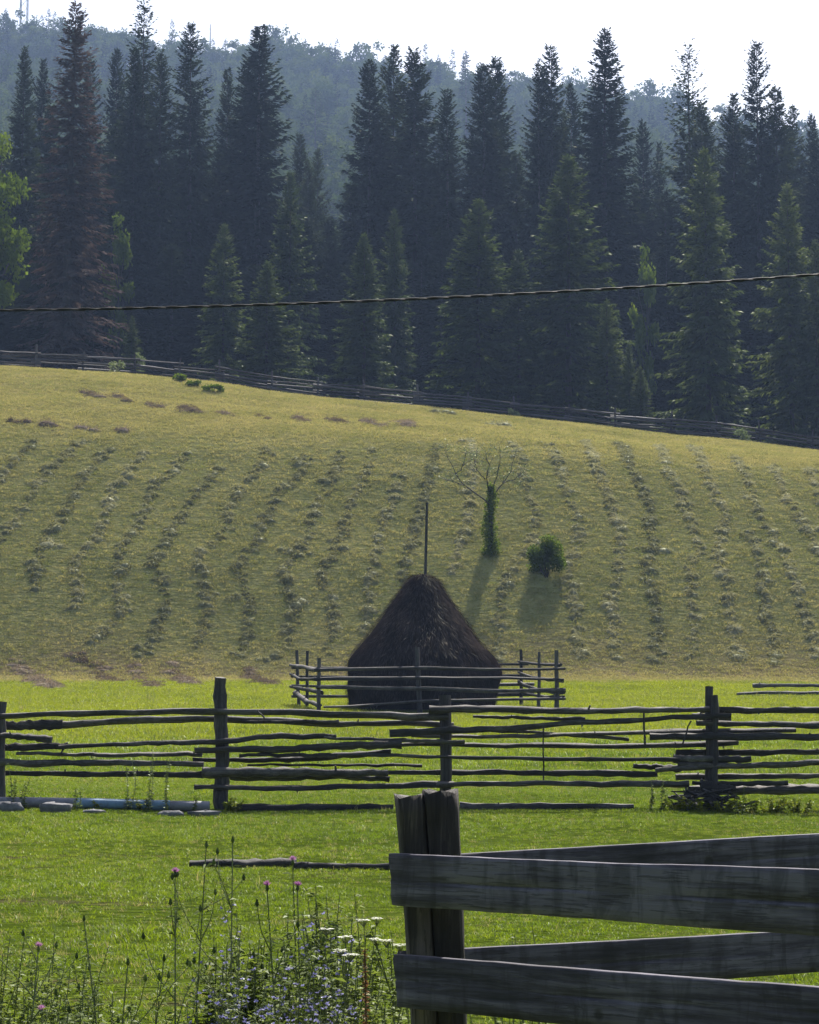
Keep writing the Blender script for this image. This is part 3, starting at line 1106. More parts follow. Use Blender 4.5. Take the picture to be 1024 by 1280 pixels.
mf = empty('rail_fence', (0, YM, gz(0, YM)), 'dark rough rail fence crossing the meadow in front of the haystack', 'fence')
LEFT = [  # zoomed points, thickness, in front (+) or behind (-) of the posts
    ([(-160, 192), (20, 188), (350, 178), (800, 172), (1024, 175), (1230, 181), (1500, 192), (1640, 192)], 21, 1, 0),
    ([(-150, 228), (230, 222)], 36, -1, 0),
    ([(190, 224), (480, 205), (800, 200), (1024, 208), (1270, 218), (1500, 215), (1660, 221)], 20, -1, 0),
    ([(-120, 255), (60, 264), (190, 275)], 21, 1, 0),
    ([(-120, 308), (250, 300)], 30, -1, 0),
    ([(215, 302), (550, 290), (800, 283), (1024, 265), (1230, 266)], 22, 1, 0),
    ([(60, 328), (420, 333), (740, 330)], 17, -1, 0),
    ([(-110, 352), (90, 362), (420, 361), (745, 366)], 24, 1, 0),
    ([(-100, 398), (300, 402), (745, 405)], 20, -1, 0),
    ([(712, 317), (1024, 312), (1260, 300), (1470, 296)], 34, 1, 0),
    ([(705, 349), (900, 350), (1090, 349), (1430, 321)], 17, -1, 0),
    ([(740, 392), (1024, 393), (1420, 396)], 32, 1, 0),
    ([(840, 410), (1100, 412), (1270, 410), (1425, 421)], 24, -1, 0),
    ([(710, 450), (1024, 455), (1300, 448), (1660, 440)], 20, 1, 0),
]
for k, (pp, th, sd, mt) in enumerate(LEFT):
    pts = []
    for a in pp:
        px, py = z8(a[0], a[1], 0)
        pts.append(at(px, py, YM - sd * (.10 + th * .0009) + .012 * (k % 3)))
    rail_along(mf, pts, 0.98 * th / 2.9257 / pxscale(YM), M_RAIL, k, n=26)
MIDR = [
    ([(575, 166), (800, 166), (1024, 172), (1300, 168), (1600, 168)], 28, 1, 0),
    ([(735, 190), (1024, 198), (1146, 200)], 12, -1, 0),
    ([(430, 253), (620, 243), (900, 235), (1024, 221), (1320, 207), (1540, 190), (1680, 190)], 22, 1, 0),
    ([(640, 226), (760, 242), (980, 250), (1170, 264), (1306, 276)], 13, -1, 0),
    ([(190, 268), (400, 278), (640, 285), (705, 284)], 13, 1, 0),
    ([(510, 265), (760, 267), (1024, 263), (1280, 255), (1600, 245), (1916, 245)], 15, -1, 0),
    ([(400, 296), (640, 295), (1024, 303), (1320, 303), (1706, 292)], 18, -1, 0),
    ([(-120, 333), (240, 336)], 17, 1, 0),
    ([(240, 334), (450, 335), (620, 340), (1024, 348), (1490, 350)], 17, 1, 1),
    ([(-90, 368), (250, 369), (550, 370)], 11, -1, 0),
    ([(380, 394), (620, 395), (1024, 398), (1410, 400)], 18, -1, 0),
    ([(600, 440), (1024, 437), (1300, 440), (1526, 437)], 17, 1, 0),
    ([(-110, 212), (110, 213), (245, 214)], 16, -1, 0),
]
for k, (pp, th, sd, mt) in enumerate(MIDR):
    pts = [at(*z8(a[0], a[1], 340), YM - sd * (.10 + th * .0009) - .014 * (k % 3)) for a in pp]
    rail_along(mf, pts, 0.98 * th / 2.9257 / pxscale(YM), M_BIRCH if mt else M_RAIL, 40 + k, n=24)
RGT = [
    ([(590, 168), (820, 168), (1024, 168), (1250, 170)], 22, -1, 0),
    ([(560, 190), (700, 192)], 30, -1, 0),
    ([(575, 215), (800, 220), (1024, 222), (1250, 224)], 25, 1, 0),
    ([(405, 265), (650, 268), (1024, 265), (1250, 262)], 28, 1, 0),
    ([(500, 326), (760, 324), (1024, 322), (1250, 322)], 22, -1, 0),
    ([(490, 347), (620, 349), (775, 350)], 26, 1, 1),
    ([(345, 373), (520, 382)], 20, -1, 0),
    ([(425, 388), (700, 374), (1024, 360), (1250, 350)], 24, 1, 0),
    ([(500, 415), (760, 412), (1024, 408), (1250, 402)], 20, -1, 0),
    ([(560, 436), (700, 436), (910, 437)], 17, 1, 0),
    ([(545, 462), (800, 460), (1024, 459), (1250, 462)], 33, -1, 0),
    ([(590, 445), (720, 452)], 36, 1, 0),
    ([(508, 366), (760, 372)], 20, 1, 0),
]
for k, (pp, th, sd, mt) in enumerate(RGT):
    pts = [at(*z8(a[0], a[1], 674), YM - sd * (.10 + th * .0009) + .016 * (k % 3)) for a in pp]
    rail_along(mf, pts, 0.98 * th / 2.9257 / pxscale(YM), M_BIRCH if mt else M_RAIL, 80 + k, n=20)
# thin upright sticks woven in
for k, (off, a, b, th) in enumerate(((340, (993, 228), (995, 425), 6), (674, (383, 178), (389, 296), 8), (674, (555, 208), (524, 292), 6),
                                     (0, (945, 172), (968, 200), 6))):
    post_at(mf, at(*z8(b[0], b[1], off), YM - .20), at(*z8(a[0], a[1], off), YM - .20), th / 2.9257 / pxscale(YM), 60 + k, n=5, sides=5)
    mf.children[-1].name = 'stick'


def gpost(parent, px, top, dia_px, Y, seed, lean=0, **kw):
    f = at(px + lean, 900, Y)
    t = at(px, top, Y)
    f[2] = gz(f[0], Y) - .12
    return post_at(parent, f, t, dia_px / pxscale(Y), seed, **kw)


gpost(mf, 2, 877, 12, YM, 1, flat=.8)
gpost(mf, 276, 847, 15, YM, 2, 3, rough=.22, n=16, wob=.012)
gpost(mf, 557, 869, 14, YM, 3, 0, sides=4, rough=.05, taper=-.02)
gpost(mf, 887, 858, 11, YM + .05, 4, -1)
gpost(mf, 893, 869, 11, YM - .09, 5, -1, rough=.16)
gpost(mf, 1088, 866, 12, YM, 6)
gpost(mf, -42, 866, 12, YM, 7)


# ---- heap of old brush at the foot of the doubled post
bp_ = at(890, 985, YM - .12)
bp_[2] = gz(bp_[0], YM - .12)
br = empty('brush_pile', bp_, 'dark heap of old brush at the foot of the doubled fence post', 'brush')
rgb = np.random.default_rng(91)
for k in range(46):
    a = np.array([rgb.uniform(-.38, .32), rgb.uniform(-.16, .10), rgb.uniform(.01, .20)])
    d = rgb.normal(size=3) * np.array([1, .4, .25])
    d = d / np.linalg.norm(d) * rgb.uniform(.12, .3)
    m_ = MB()
    tube(m_, [a - d, a + rgb.normal(size=3) * .02, a + d], [.016, .014, .007], 5, .2, k)
    m_.build('twig', M_RAIL, br)

# ---- logs lying about
def log(pts, dia, lab, mat=M_RAIL, seed=0, name='log', n=14):
    c = np.mean(pts, 0)
    o = empty(name, c, lab, 'log')
    rail_along(o, pts, dia, mat, seed, 'stem', n)
    return o


def on_ground(px, py, lift):
    p = hit(px, py)
    p[2] += lift
    return p


def flat_log(xs_, Y, dia, lab, seed, mat=M_RAIL, lift=.38):
    pts = []
    for px in xs_:
        X = (px - 512) / FPX * Y
        pts.append((X, Y, gz(X, Y) + dia * lift))
    return log(pts, dia, lab, mat, seed)


flat_log([298, 400, 492], YM - .25, .085, 'long thin log on the grass under the fence, left of its square post', 1)
flat_log([574, 700, 790], YM - .25, .075, 'long thin log on the grass under the fence, right of its square post', 2)
flat_log([240, 330, 372], 20.6, .075, 'dark log end lying in the near grass behind the thistles', 3)
flat_log([368, 420, 500], 20.4, .065, 'brown split log lying in the near grass beside the corner post', 4)
flat_log([940, 980, 1060], 71, .12, 'upper pole of two lying on the meadow at the right edge', 5, lift=2.2)
flat_log([920, 960, 1060], 68.5, .12, 'lower pole of two lying on the meadow at the right edge', 6, lift=1.0)

# ---- pipe with worn blue paint along the fence foot, stones under it
pm_ = empty('pipe', at(130, 990, YM - .42), 'long grey pipe with worn blue paint lying at the fence foot', 'pipe')


def pipe_seg(px0, px1, mat, name, r):
    pts = []
    for px in np.linspace(px0, px1, 8):
        X = (px - 512) / FPX * (YM - .42)
        pts.append(np.array([X, YM - .42, gz(X, YM - .42) + r * 1.05]) - np.array(pm_.location))
    m_ = MB()
    tube(m_, pts, r, 16, .015, int(px0) + 900)
    m_.build(name, mat, pm_, True)


pipe_seg(-120, 99, M_PIPE, 'grey_section', .060)
pipe_seg(99.2, 215, M_PIPEBLUE, 'blue_section', .061)
pipe_seg(215.2, 264, M_PIPE, 'grey_section', .060)


def stone(px, Y, w, h, d, lab, seed):
    rg = np.random.default_rng(seed)
    X = (px - 512) / FPX * Y
    m_ = MB()
    nu, nv = 12, 7
    vs = []
    ph = rg.uniform(0, 6, 3)
    for j in range(nv):
        th = math.pi * j / (nv - 1)
        for i in range(nu):
            a = 2 * math.pi * i / nu
            d_ = np.array([math.sin(th) * math.cos(a), math.sin(th) * math.sin(a), math.cos(th)])
            d_ = np.sign(d_) * np.abs(d_)**.65
            f = 1 + .16 * math.sin(3 * a + ph[0]) + .10 * math.sin(5 * th + ph[1]) + .10 * math.sin(2 * a + ph[2]) + rg.uniform(-.13, .13)
            vs.append(d_ * f * np.array([w, d, h]) / 2)
    q = [(j * nu + i, j * nu + (i + 1) % nu, (j + 1) * nu + (i + 1) % nu, (j + 1) * nu + i) for j in range(nv - 1) for i in range(nu)]
    m_.add(vs, q)
    o = m_.build('stone', M_STONE)
    o.location = (float(X), Y, gz(X, Y) + h * .25)
    return tag(o, lab, 'stone', 'stones along the fence foot')


stone(17, 26.6, .30, .13, .2, 'flat grey stone below the pipe at the left edge', 1)
stone(72, 26.65, .38, .14, .22, 'widest grey stone below the unpainted pipe', 2)
stone(120, 26.6, .26, .06, .2, 'low grey stone below the left end of the blue paint', 3)
stone(218, 26.6, .30, .07, .2, 'low grey stone below the right end of the blue paint', 5)
stone(258, 26.65, .34, .08, .2, 'grey stone at the foot of the barky fence post', 6)

# ------------------------------------------------------------------ haystack in its pen
YH = 60.0
hb = at(528, 880, YH)
hz = gz(hb[0], YH)
hs = empty('haystack', (hb[0], YH, hz), 'big dark conical haystack with a pole through its top', 'haystack')
PROF = np.array([(0, 1.74), (.2, 1.82), (.5, 1.88), (.9, 1.90), (1.1, 1.87), (1.3, 1.79), (1.5, 1.64), (1.7, 1.46), (2.0, 1.24), (2.35, .99),
                 (2.6, .81), (2.9, .59), (3.1, .45), (3.25, .31), (3.34, .17), (3.38, .0)])
PROF[:, 0] *= (zat(717, YH) - hz) / 3.38


def stack_r(h, a):
    r = np.interp(h, PROF[:, 0], PROF[:, 1])
    k = np.clip(r / 1.9, .15, 1)
    return r + k * (.06 * np.sin(2 * a + 1.0) + .05 * np.sin(5 * a + 2.5 * h) + .035 * np.sin(9 * a - 3 * h) + .07 * vnoise(a * 3, h * 2.2, 1.0, 52))


m_ = MB()
na, nh = 56, 40
hh = np.linspace(0, PROF[-1, 0], nh)
aa = np.arange(na) / na * 2 * math.pi
HH, AA = np.meshgrid(hh, aa, indexing='ij')
RR = np.maximum(stack_r(HH, AA) + .03 * vnoise(AA * 6, HH * 3, 1, 51), .0) * (HH < hh[-1])
V = np.stack([RR * np.cos(AA), RR * np.sin(AA), HH - .05], -1).reshape(-1, 3)
q = [(i * na + j, i * na + (j + 1) % na, (i + 1) * na + (j + 1) % na, (i + 1) * na + j) for i in range(nh - 1) for j in range(na)]
m_.add(V, q)
mound = m_.build('hay_mound', M_STACK, hs, True)
n = 26000
h = PROF[-1, 0] * RNG.uniform(0, 1, n)**1.25
a = RNG.uniform(0, 2 * math.pi, n)
r = stack_r(h, a)
dr = (stack_r(h + .05, a) - r) / .05
down = np.stack([-dr * np.cos(a), -dr * np.sin(a), -np.ones(n)], -1)
outv = np.stack([np.cos(a), np.sin(a), np.maximum(-dr, .1)], -1)
dv = norm(down) + norm(outv) * RNG.uniform(-.06, .10, n)[:, None] + RNG.normal(size=(n, 3)) * .24
b = np.stack([r * np.cos(a), r * np.sin(a), h], -1) + norm(outv) * RNG.uniform(-.02, .03, n)[:, None]
l = RNG.uniform(.10, .34, n)
keep = b[:, 2] + norm(dv)[:, 2] * l > -.02
m_ = MB()
diamonds(m_, b[keep], dv[keep], outv[keep], l[keep], RNG.uniform(.008, .022, n)[keep], .02)
tag(m_.build('hay_strands', M_STACK, mound), kind='stuff')
ptop = at(534, 628, YH) - np.array([hb[0], YH, hz])
m_ = MB()
tube(m_, resample([(.03, 0, 0), ptop * np.array([.6, 1, .6]), ptop], 8), np.linspace(.042, .034, 8), 7, .08, 5)
m_.build('centre_pole', M_POST, hs)

pen = empty('pen_fence', (hb[0], YH - 2.4, gz(hb[0], YH - 2.4)), 'low pole pen fence standing around the haystack', 'fence')


def z5(px, py):
    return (px / 2.56 + 340, py / 2.56 + 600)


YFt, YBk = 57.6, 62.6
YL0, YL1 = 57.9, 62.4
PP = [(150, 570, YFt, 12, 0), (113, 547, YBk - 1.5, 10, 0), (80, 545, YBk + .2, 11, 6), (464, 535, YFt, 16, 10), (912, 545, YFt + .1, 14, 0),
      (855, 550, YBk - 2.6, 10, 0), (798, 542, YBk, 10, 0), (520, 560, YBk, 10, 0)]
for k, (zx, zy, Y, th, ln) in enumerate(PP):
    px, py = z5(zx, zy)
    gpost(pen, px, py, th / 2.56, Y, 30 + k, ln / 2.56, n=6, sides=7)
PR = [  # front
    ([(140, 606), (470, 604), (760, 607), (940, 603)], YFt - .06, YFt - .06, 10),
    ([(135, 637), (470, 634), (760, 634), (935, 637)], YFt - .07, YFt - .07, 10),
    ([(140, 664), (470, 668), (700, 674), (940, 676)], YFt - .06, YFt - .06, 12),
    ([(165, 726), (330, 718), (480, 711), (640, 703), (940, 700)], YFt - .08, YFt - .08, 11),
    # left side
    ([(58, 592), (100, 600), (140, 607)], YBk + .3, YFt, 12),
    ([(58, 620), (90, 638), (150, 636)], YBk + .3, YFt, 12),
    ([(60, 662), (100, 668), (160, 682)], YBk + .3, YFt, 13),
    ([(75, 682), (110, 708), (155, 722)], YBk + .3, YFt, 14),
    # back
    ([(62, 600), (300, 600), (520, 596), (720, 592), (820, 588)], YBk + .1, YBk + .1, 10),
    ([(60, 628), (300, 632), (520, 628), (820, 628)], YBk + .1, YBk + .1, 10),
    ([(62, 658), (300, 660), (520, 660), (840, 655)], YBk + .1, YBk + .1, 11),
    ([(62, 692), (280, 690), (520, 690), (840, 686)], YBk + .1, YBk + .1, 14),
    # right side
    ([(790, 582), (850, 588), (925, 594)], YBk, YFt, 10),
    ([(790, 615), (840, 634), (930, 642)], YBk, YFt, 11),
    ([(790, 645), (850, 672), (935, 682)], YBk, YFt, 11),
    ([(800, 680), (870, 692), (935, 692)], YBk, YFt, 11),
]
for k, (pp, Ya, Yb, th) in enumerate(PR):
    m0, m1 = pp[0][0], pp[-1][0]
    pts = [at(*z5(*p), Ya + (Yb - Ya) * (p[0] - m0) / (m1 - m0)) for p in pp]
    rail_along(pen, pts, th / 2.56 / pxscale(YFt), M_RAIL, 130 + k, n=10, sides=6, wob=.010)


# ------------------------------------------------------------------ rows of cut hay on the slope
def a3(pts):
    return [(x / 2, 420 + y / 2) for x, y in pts]


def a4(pts):
    return [(512 + x / 2, 480 + y / 2) for x, y in pts]


def hay_row(path, lab, group, mat, w=.26, hgt=.135, dens=60, seed=0, name='hay_row', step=.18):
    """a swath: one small tousled clump of stalks after another along the path"""
    rg = np.random.default_rng(seed + 3000)
    P = np.array([hit(px, py, 70) for px, py in path])
    length = np.sum(np.linalg.norm(np.diff(P, axis=0), axis=1))
    P = resample(P, max(3, int(length / step)))
    n = len(P)
    o0 = P[n // 2].copy()
    m_ = MB()
    ua = np.arange(9) / 9 * 2 * math.pi
    for i in range(n):
        big = np.clip(.88 + .4 * float(vnoise(i * .37 + seed * 7.1, seed, 1.0, 61)) + rg.normal() * .22, .25, 1.6)
        if rg.uniform() < .08:
            big *= .45
        for q in range(1 + (rg.uniform() < .45)):
            cx = P[i, 0] + rg.normal() * w * .42
            cy = P[i, 1] + rg.normal() * .10
            r0 = w * .62 * big * rg.uniform(.7, 1.15) * (.8 if q else 1)
            h0 = hgt * big * rg.uniform(.7, 1.2) * (.7 if q else 1)
            # the clump's packed heart
            V = []
            for rr, hh in ((.95, -.12), (.75, .25), (.45, .55), (.0, .68)):
                k = 9 if rr > 0 else 1
                for a in ua[:k]:
                    f = 1 + rg.uniform(-.25, .25)
                    X, Y = cx + 1.25 * r0 * rr * f * math.cos(a), cy + r0 * rr * f * .7 * math.sin(a)
                    V.append((X, Y, h0 * hh * (1 + rg.uniform(-.2, .2))))
            V = np.array(V)
            V[:, 2] += ground(V[:, 0], V[:, 1])
            V -= o0
            F = [(a * 9 + b, a * 9 + (b + 1) % 9, (a + 1) * 9 + (b + 1) % 9, (a + 1) * 9 + b) for a in range(2) for b in range(9)]
            m_.add(V, F)
            m_.f.append(np.array([(18 + b, 18 + (b + 1) % 9, 27) for b in range(9)]) + m_.n - len(V))
            m_.mi.append(np.zeros(9))
            # stalks tousled over it
            k = int(dens * big)
            a = rg.uniform(0, 2 * math.pi, k)
            t = np.sqrt(rg.uniform(0, 1, k)) * 1.15
            bx = cx + 1.35 * r0 * t * np.cos(a)
            by = cy + r0 * .75 * t * np.sin(a)
            bz = ground(bx, by) + h0 * np.clip(1 - t**2, 0, 1)**.6 * rg.uniform(.75, 1.2, k) + .008
            d = np.stack([np.cos(a) * .7, np.sin(a) * .5, -.25 + 0 * a], -1) + rg.normal(size=(k, 3)) * np.array([.9, .6, .5])
            l = rg.uniform(.10, .30, k)
            nn = rg.normal(size=(k, 3)) * .5
            nn[:, 2] += 1
            b = np.stack([bx, by, bz], -1) - norm(d) * l[:, None] * .4
            diamonds(m_, b - o0, d, nn, l, rg.uniform(.010, .026, k), .2)
    o = m_.build(name, mat)
    o.location = [float(v) for v in o0]
    return tag(o, lab, 'hay row' if name == 'hay_row' else 'hay heap', group)


ROWS = [
    a3([(95, 262), (40, 310), (5, 350), (-30, 385)]),
    a3([(195, 262), (160, 305), (120, 335), (85, 380), (70, 410), (35, 460), (10, 500), (-15, 540)]),
    a3([(275, 285), (235, 325), (210, 345), (195, 380), (180, 405), (155, 450), (135, 480), (110, 520), (85, 560), (85, 600), (95, 630)]),
    a3([(360, 290), (320, 345), (285, 390), (265, 450), (240, 510), (190, 550), (185, 580), (195, 625), (200, 650), (175, 685)]),
    a3([(465, 295), (420, 350), (385, 375), (370, 425), (340, 470), (315, 515), (290, 555), (300, 610), (305, 690), (270, 730), (240, 765)]),
    a3([(552, 328), (520, 365), (490, 400), (460, 440), (435, 480), (415, 520), (375, 555), (400, 600), (415, 650), (415, 690), (385, 745), (350, 800)]),
    a3([(672, 285), (640, 340), (600, 380), (575, 430), (560, 490), (530, 525), (500, 555), (505, 610), (515, 660), (515, 730), (490, 775)]),
    a3([(762, 295), (740, 360), (690, 405), (665, 460), (655, 490), (630, 540), (600, 570), (610, 620), (620, 680), (620, 740), (590, 800)]),
    a3([(850, 295), (830, 370), (790, 420), (770, 490), (745, 545), (710, 575), (720, 640), (740, 680), (725, 740), (715, 780), (660, 810)]),
    a3([(932, 285), (920, 350), (880, 405), (865, 470), (850, 530), (815, 570), (800, 610), (830, 660), (835, 740), (815, 790)]),
    a3([(1005, 335), (985, 400), (960, 460), (940, 540), (930, 600), (925, 680), (915, 740)]),
    [(548, 556), (540, 590), (530, 625), (520, 665), (508, 700), (500, 730)],
    [(588, 552), (593, 578), (588, 610), (584, 650), (575, 690), (566, 715)],
    [(643, 556), (652, 590), (660, 612), (670, 640), (668, 668), (660, 690), (640, 712), (628, 745), (622, 790), (626, 825)],
    a4([(338, 148), (370, 190), (385, 240), (400, 290), (420, 330), (425, 390), (400, 440), (390, 500), (415, 570), (420, 640), (428, 690)]),
    a4([(438, 145), (465, 205), (490, 260), (500, 290), (515, 350), (530, 400), (520, 470), (505, 540), (510, 620), (520, 688)]),
    a4([(522, 150), (555, 215), (580, 260), (600, 310), (612, 400), (590, 460), (610, 530), (625, 620), (610, 692)]),
    a4([(622, 155), (650, 230), (680, 270), (695, 320), (705, 360), (730, 405), (705, 460), (700, 540), (715, 600), (700, 688)]),
    a4([(712, 160), (740, 220), (765, 270), (790, 320), (785, 360), (770, 410), (790, 490), (800, 560), (815, 610), (825, 690)]),
    a4([(850, 372), (880, 440), (885, 510), (890, 590), (915, 620), (910, 655), (922, 695)]),
    a4([(818, 185), (845, 250), (870, 310), (890, 350), (920, 400), (945, 440), (965, 500), (975, 540), (990, 590), (1010, 645), (1024, 690)]),
    a4([(908, 205), (940, 280), (970, 320), (990, 365), (1015, 400), (1040, 440)]),
    a4([(1000, 215), (1024, 270), (1040, 330), (1050, 400), (1040, 480)]),
]
ORD = ['first', 'second', 'third', 'fourth', 'fifth', 'sixth', 'seventh', 'eighth', 'ninth', 'tenth', 'eleventh', 'twelfth', 'thirteenth',
       'fourteenth', 'fifteenth', 'sixteenth', 'seventeenth', 'eighteenth', 'nineteenth', 'twentieth', 'twenty-first', 'twenty-second', 'twenty-third']
for k, p in enumerate(ROWS):
    hay_row(p, 'long row of grey-green cut hay running down the slope, %s from the left' % ORD[k], 'long rows of cut hay on the slope', M_HAY, seed=k)
BR = [([(30, 815), (80, 850), (135, 885)], 'leftmost'), ([(185, 798), (240, 830), (295, 868)], 'second'), ([(335, 828), (395, 880)], 'third'),
      ([(430, 828), (485, 875)], 'fourth'), ([(618, 838), (685, 875)], 'rightmost')]
for k, (p, w_) in enumerate(BR):
    hay_row(a3(p), 'short slanting brown hay row at the slope foot, %s of five' % w_, 'short brown hay rows at the slope foot', M_BROWNHAY, .42, .12, 55, 40 + k)
HEAP = [(112, 494, 1.6), (155, 499, 1.3), (193, 508, 1.3), (235, 513, 1.2), (280, 518, 1.2), (328, 521, 1.2), (375, 525, 1.3), (420, 527, 1.2), (465, 530, 1.1), (505, 531, 1.0)]
for k, (px, py, s_) in enumerate(HEAP):
    hay_row([(px - 5 * s_, py - 2), (px, py), (px + 6 * s_, py + 3)], 'small brown hay heap, %s from the left in the upper line by the brow' % ORD[k],
            'small brown hay heaps near the brow', M_BROWNHAY, .42, .17, 70, 60 + k, 'hay_heap', .2)
for k, (px, py) in enumerate([(25, 528), (66, 534), (110, 537), (150, 539)]):
    hay_row([(px - 6, py - 2), (px, py), (px + 6, py + 1)], 'small brown hay heap at the left, %s in the lower line' % ORD[k],
            'small brown hay heaps in the lower line', M_BROWNHAY, .45, .24, 70, 80 + k, 'hay_heap', .2)
for k, (px, py, lab) in enumerate([(820, 686, 'dark clump of hay between rows, right of the round bush'), (372, 692, 'dark clump of hay left of the haystack pole'),
                                   (288, 744, 'dark clump of hay low on the slope left of the haystack'), (55, 680, 'green-grey clump of hay near the left edge, mid slope'),
                                   (553, 516, 'small grey hay clump under the far fence, middle'), (622, 532, 'small flat hay clump under the far fence, right of middle')]):
    hay_row([(px - 10, py), (px, py), (px + 10, py + 2)], lab, None, M_HAY, .45, .24, 70, 90 + k, 'hay_heap', .22)


# ------------------------------------------------------------------ shrubs on the slope
def leaf_blob(mb, c, rad, n, leaf, rg, mi=0):
    d = rand_dirs(n, rg)
    p = np.asarray(c) + d * np.asarray(rad) * (rg.uniform(0, 1, n)**.4)[:, None]
    dv = rand_dirs(n, rg)
    dv[:, 2] += .2
    l = leaf * rg.uniform(.6, 1.3, n)
    diamonds(mb, p, dv, rand_dirs(n, rg), l, l * rg.uniform(.5, .8, n), .1, mi)


ht = hit(613, 692, 80)
YT = ht[1]
apple = empty('small_tree', ht, 'sparse crooked little tree with leaf-wrapped trunk above the haystack', 'tree')
rg = np.random.default_rng(71)
m_ = MB()
L = lambda px, py, dy=0.0: at(px, py, YT + dy) - ht
tube(m_, resample([L(613, 700), L(614, 660), L(612, 630), L(614, 612)], 10), np.linspace(.11, .055, 10), 8, .12, 6)
m_.build('trunk', M_TRUNK, apple)
LIMB = [[(613, 632), (598, 618), (582, 608), (570, 594), (563, 578), (556, 562)], [(614, 625), (622, 612), (630, 603), (640, 585), (645, 562)],
        [(613, 620), (608, 600), (612, 580), (606, 560)], [(615, 618), (620, 598), (626, 578), (624, 556)], [(582, 608), (574, 604), (560, 600)],
        [(630, 603), (645, 598), (654, 590)], [(570, 594), (580, 580), (584, 565)], [(608, 600), (596, 588), (592, 570)]]
tips = []
for k, lp in enumerate(LIMB):
    m_ = MB()
    dy = rg.uniform(-.7, .7)
    q = np.array([L(px, py, dy * i / (len(lp) - 1)) for i, (px, py) in enumerate(lp)])
    q = resample(q, 9) + rg.normal(size=(9, 3)) * .025
    tube(m_, q, np.linspace(.030 if k < 4 else .020, .008, 9), 5, .08, 80 + k)
    for t_ in range(14):
        i = rg.integers(3, 9)
        d = rand_dirs(1, rg)[0] * np.array([1, 1, .6]) + np.array([0, 0, .4])
        e = q[i] + d * rg.uniform(.25, .6)
        tube(m_, [q[i], (q[i] + e) / 2 + rg.normal(size=3) * .03, e], [.008, .006, .004], 4, 0, k)
        tips.append(e)
    m_.build('limb', M_TRUNK, apple)
m_ = MB()
for e in tips:
    leaf_blob(m_, e, (.32, .32, .26), 20, .055, rg)
m_.build('crown', M_PALE, apple)
m_ = MB()
for hh_ in np.linspace(0, 1, 14):
    c = L(613 + 2 * math.sin(9 * hh_), 694 - 84 * hh_**1.2)
    w_ = .40 - .20 * hh_ + .05 * math.sin(17 * hh_)
    leaf_blob(m_, c, (w_, w_, .2), 270, .09, rg)
m_.build('climbing_leaves', M_LEAF, apple)


def bush(px, py, w, h, lab, mat, seed, n=2600, leaf=.09, stems=7, name='bush', y0=80, lobes=16):
    rg = np.random.default_rng(seed)
    p = hit(px, py, y0)
    o = empty(name, p, lab, 'bush')
    m_ = MB()
    cs = []
    for k in range(lobes):
        a = rg.uniform(0, 6.28)
        r = w * rg.uniform(0, .75)**.7
        c = np.array([r * math.cos(a), r * math.sin(a), h * (.15 + .75 * rg.uniform() * (1 - .5 * r / w))])
        cs.append(c)
        if k < stems:
            tube(m_, resample([(0, 0, -.1), c * .5 + rg.normal(size=3) * .04, c], 5), np.linspace(.022, .006, 5), 5, .05, k)
    m_.build('stems', M_TRUNK, o)
    m_ = MB()
    for c in cs:
        leaf_blob(m_, c, (w * .38, w * .38, h * .17), n // lobes, leaf, rg)
    m_.build('foliage', mat, o)
    return o


bush(684, 722, .72, 1.75, 'round leafy bush with sunlit top right of the little tree', M_LEAF, 303, 6000, .09, 9, lobes=22)
for k, (px, py, w, h, lab) in enumerate([
        (206, 471, .55, .55, 'palest of the low bushes below the far fence, at the left of their line'),
        (224, 477, .45, .40, 'second low green bush in the line below the far fence'),
        (241, 483, .42, .32, 'third low green bush in the line below the far fence'),
        (268, 490, .55, .35, 'rightmost low green bush in the line below the far fence')]):
    bush(px, py, w, h, lab, M_PALE if k == 0 else M_LEAF, 310 + k, 900, .10, 4, 'low_bush', 100, 9)
for k, (px, lab, h) in enumerate([(141, 'pale little bush at the far fence beneath the dying conifer', .9), (165, 'green little bush poking over the far fence at left', 1.5),
                                  (645, 'pale green bush at the far fence right of the broad young conifer', .8), (932, 'pale green bush before the far fence at right', 1.0),
                                  (775, 'pale bush by the far fence beside the brightest little conifer', 1.1)]):
    X = (px - 512) / FPX * 117.6
    b = bush(px, 500, .4, h, lab, M_PALE, 330 + k, 500, .10, 4, 'low_bush', 100, 8)
    b.location = (X, 117.6 + (1.5 if k in (1, 4) else 0), gz(X, 117.6))

# ------------------------------------------------------------------ overhead cable
YC = 22.0
cpx = np.array([-700, 0, 512, 1024, 1700], float)
co = np.polyfit([0, 512, 1024], [388, 374, 343], 2)
pxs = np.linspace(-700, 1700, 700)
path = np.array([at(px, np.polyval(co, px), YC) for px in pxs])
c0 = path.mean(0)
cab = empty('overhead_cable', c0, 'black twisted overhead cable sagging across the front of the wood', 'cable')
s = np.concatenate([[0], np.cumsum(np.linalg.norm(np.diff(path, axis=0), axis=1))])
for k in range(2):
    ph = s / .42 * 2 * math.pi + k * math.pi
    p = path + np.stack([0 * s, np.cos(ph) * .0060, np.sin(ph) * .0060], -1)
    m_ = MB()
    tube(m_, p - c0, .0085, 6)
    m_.build('strand', M_CABLE, cab, True)


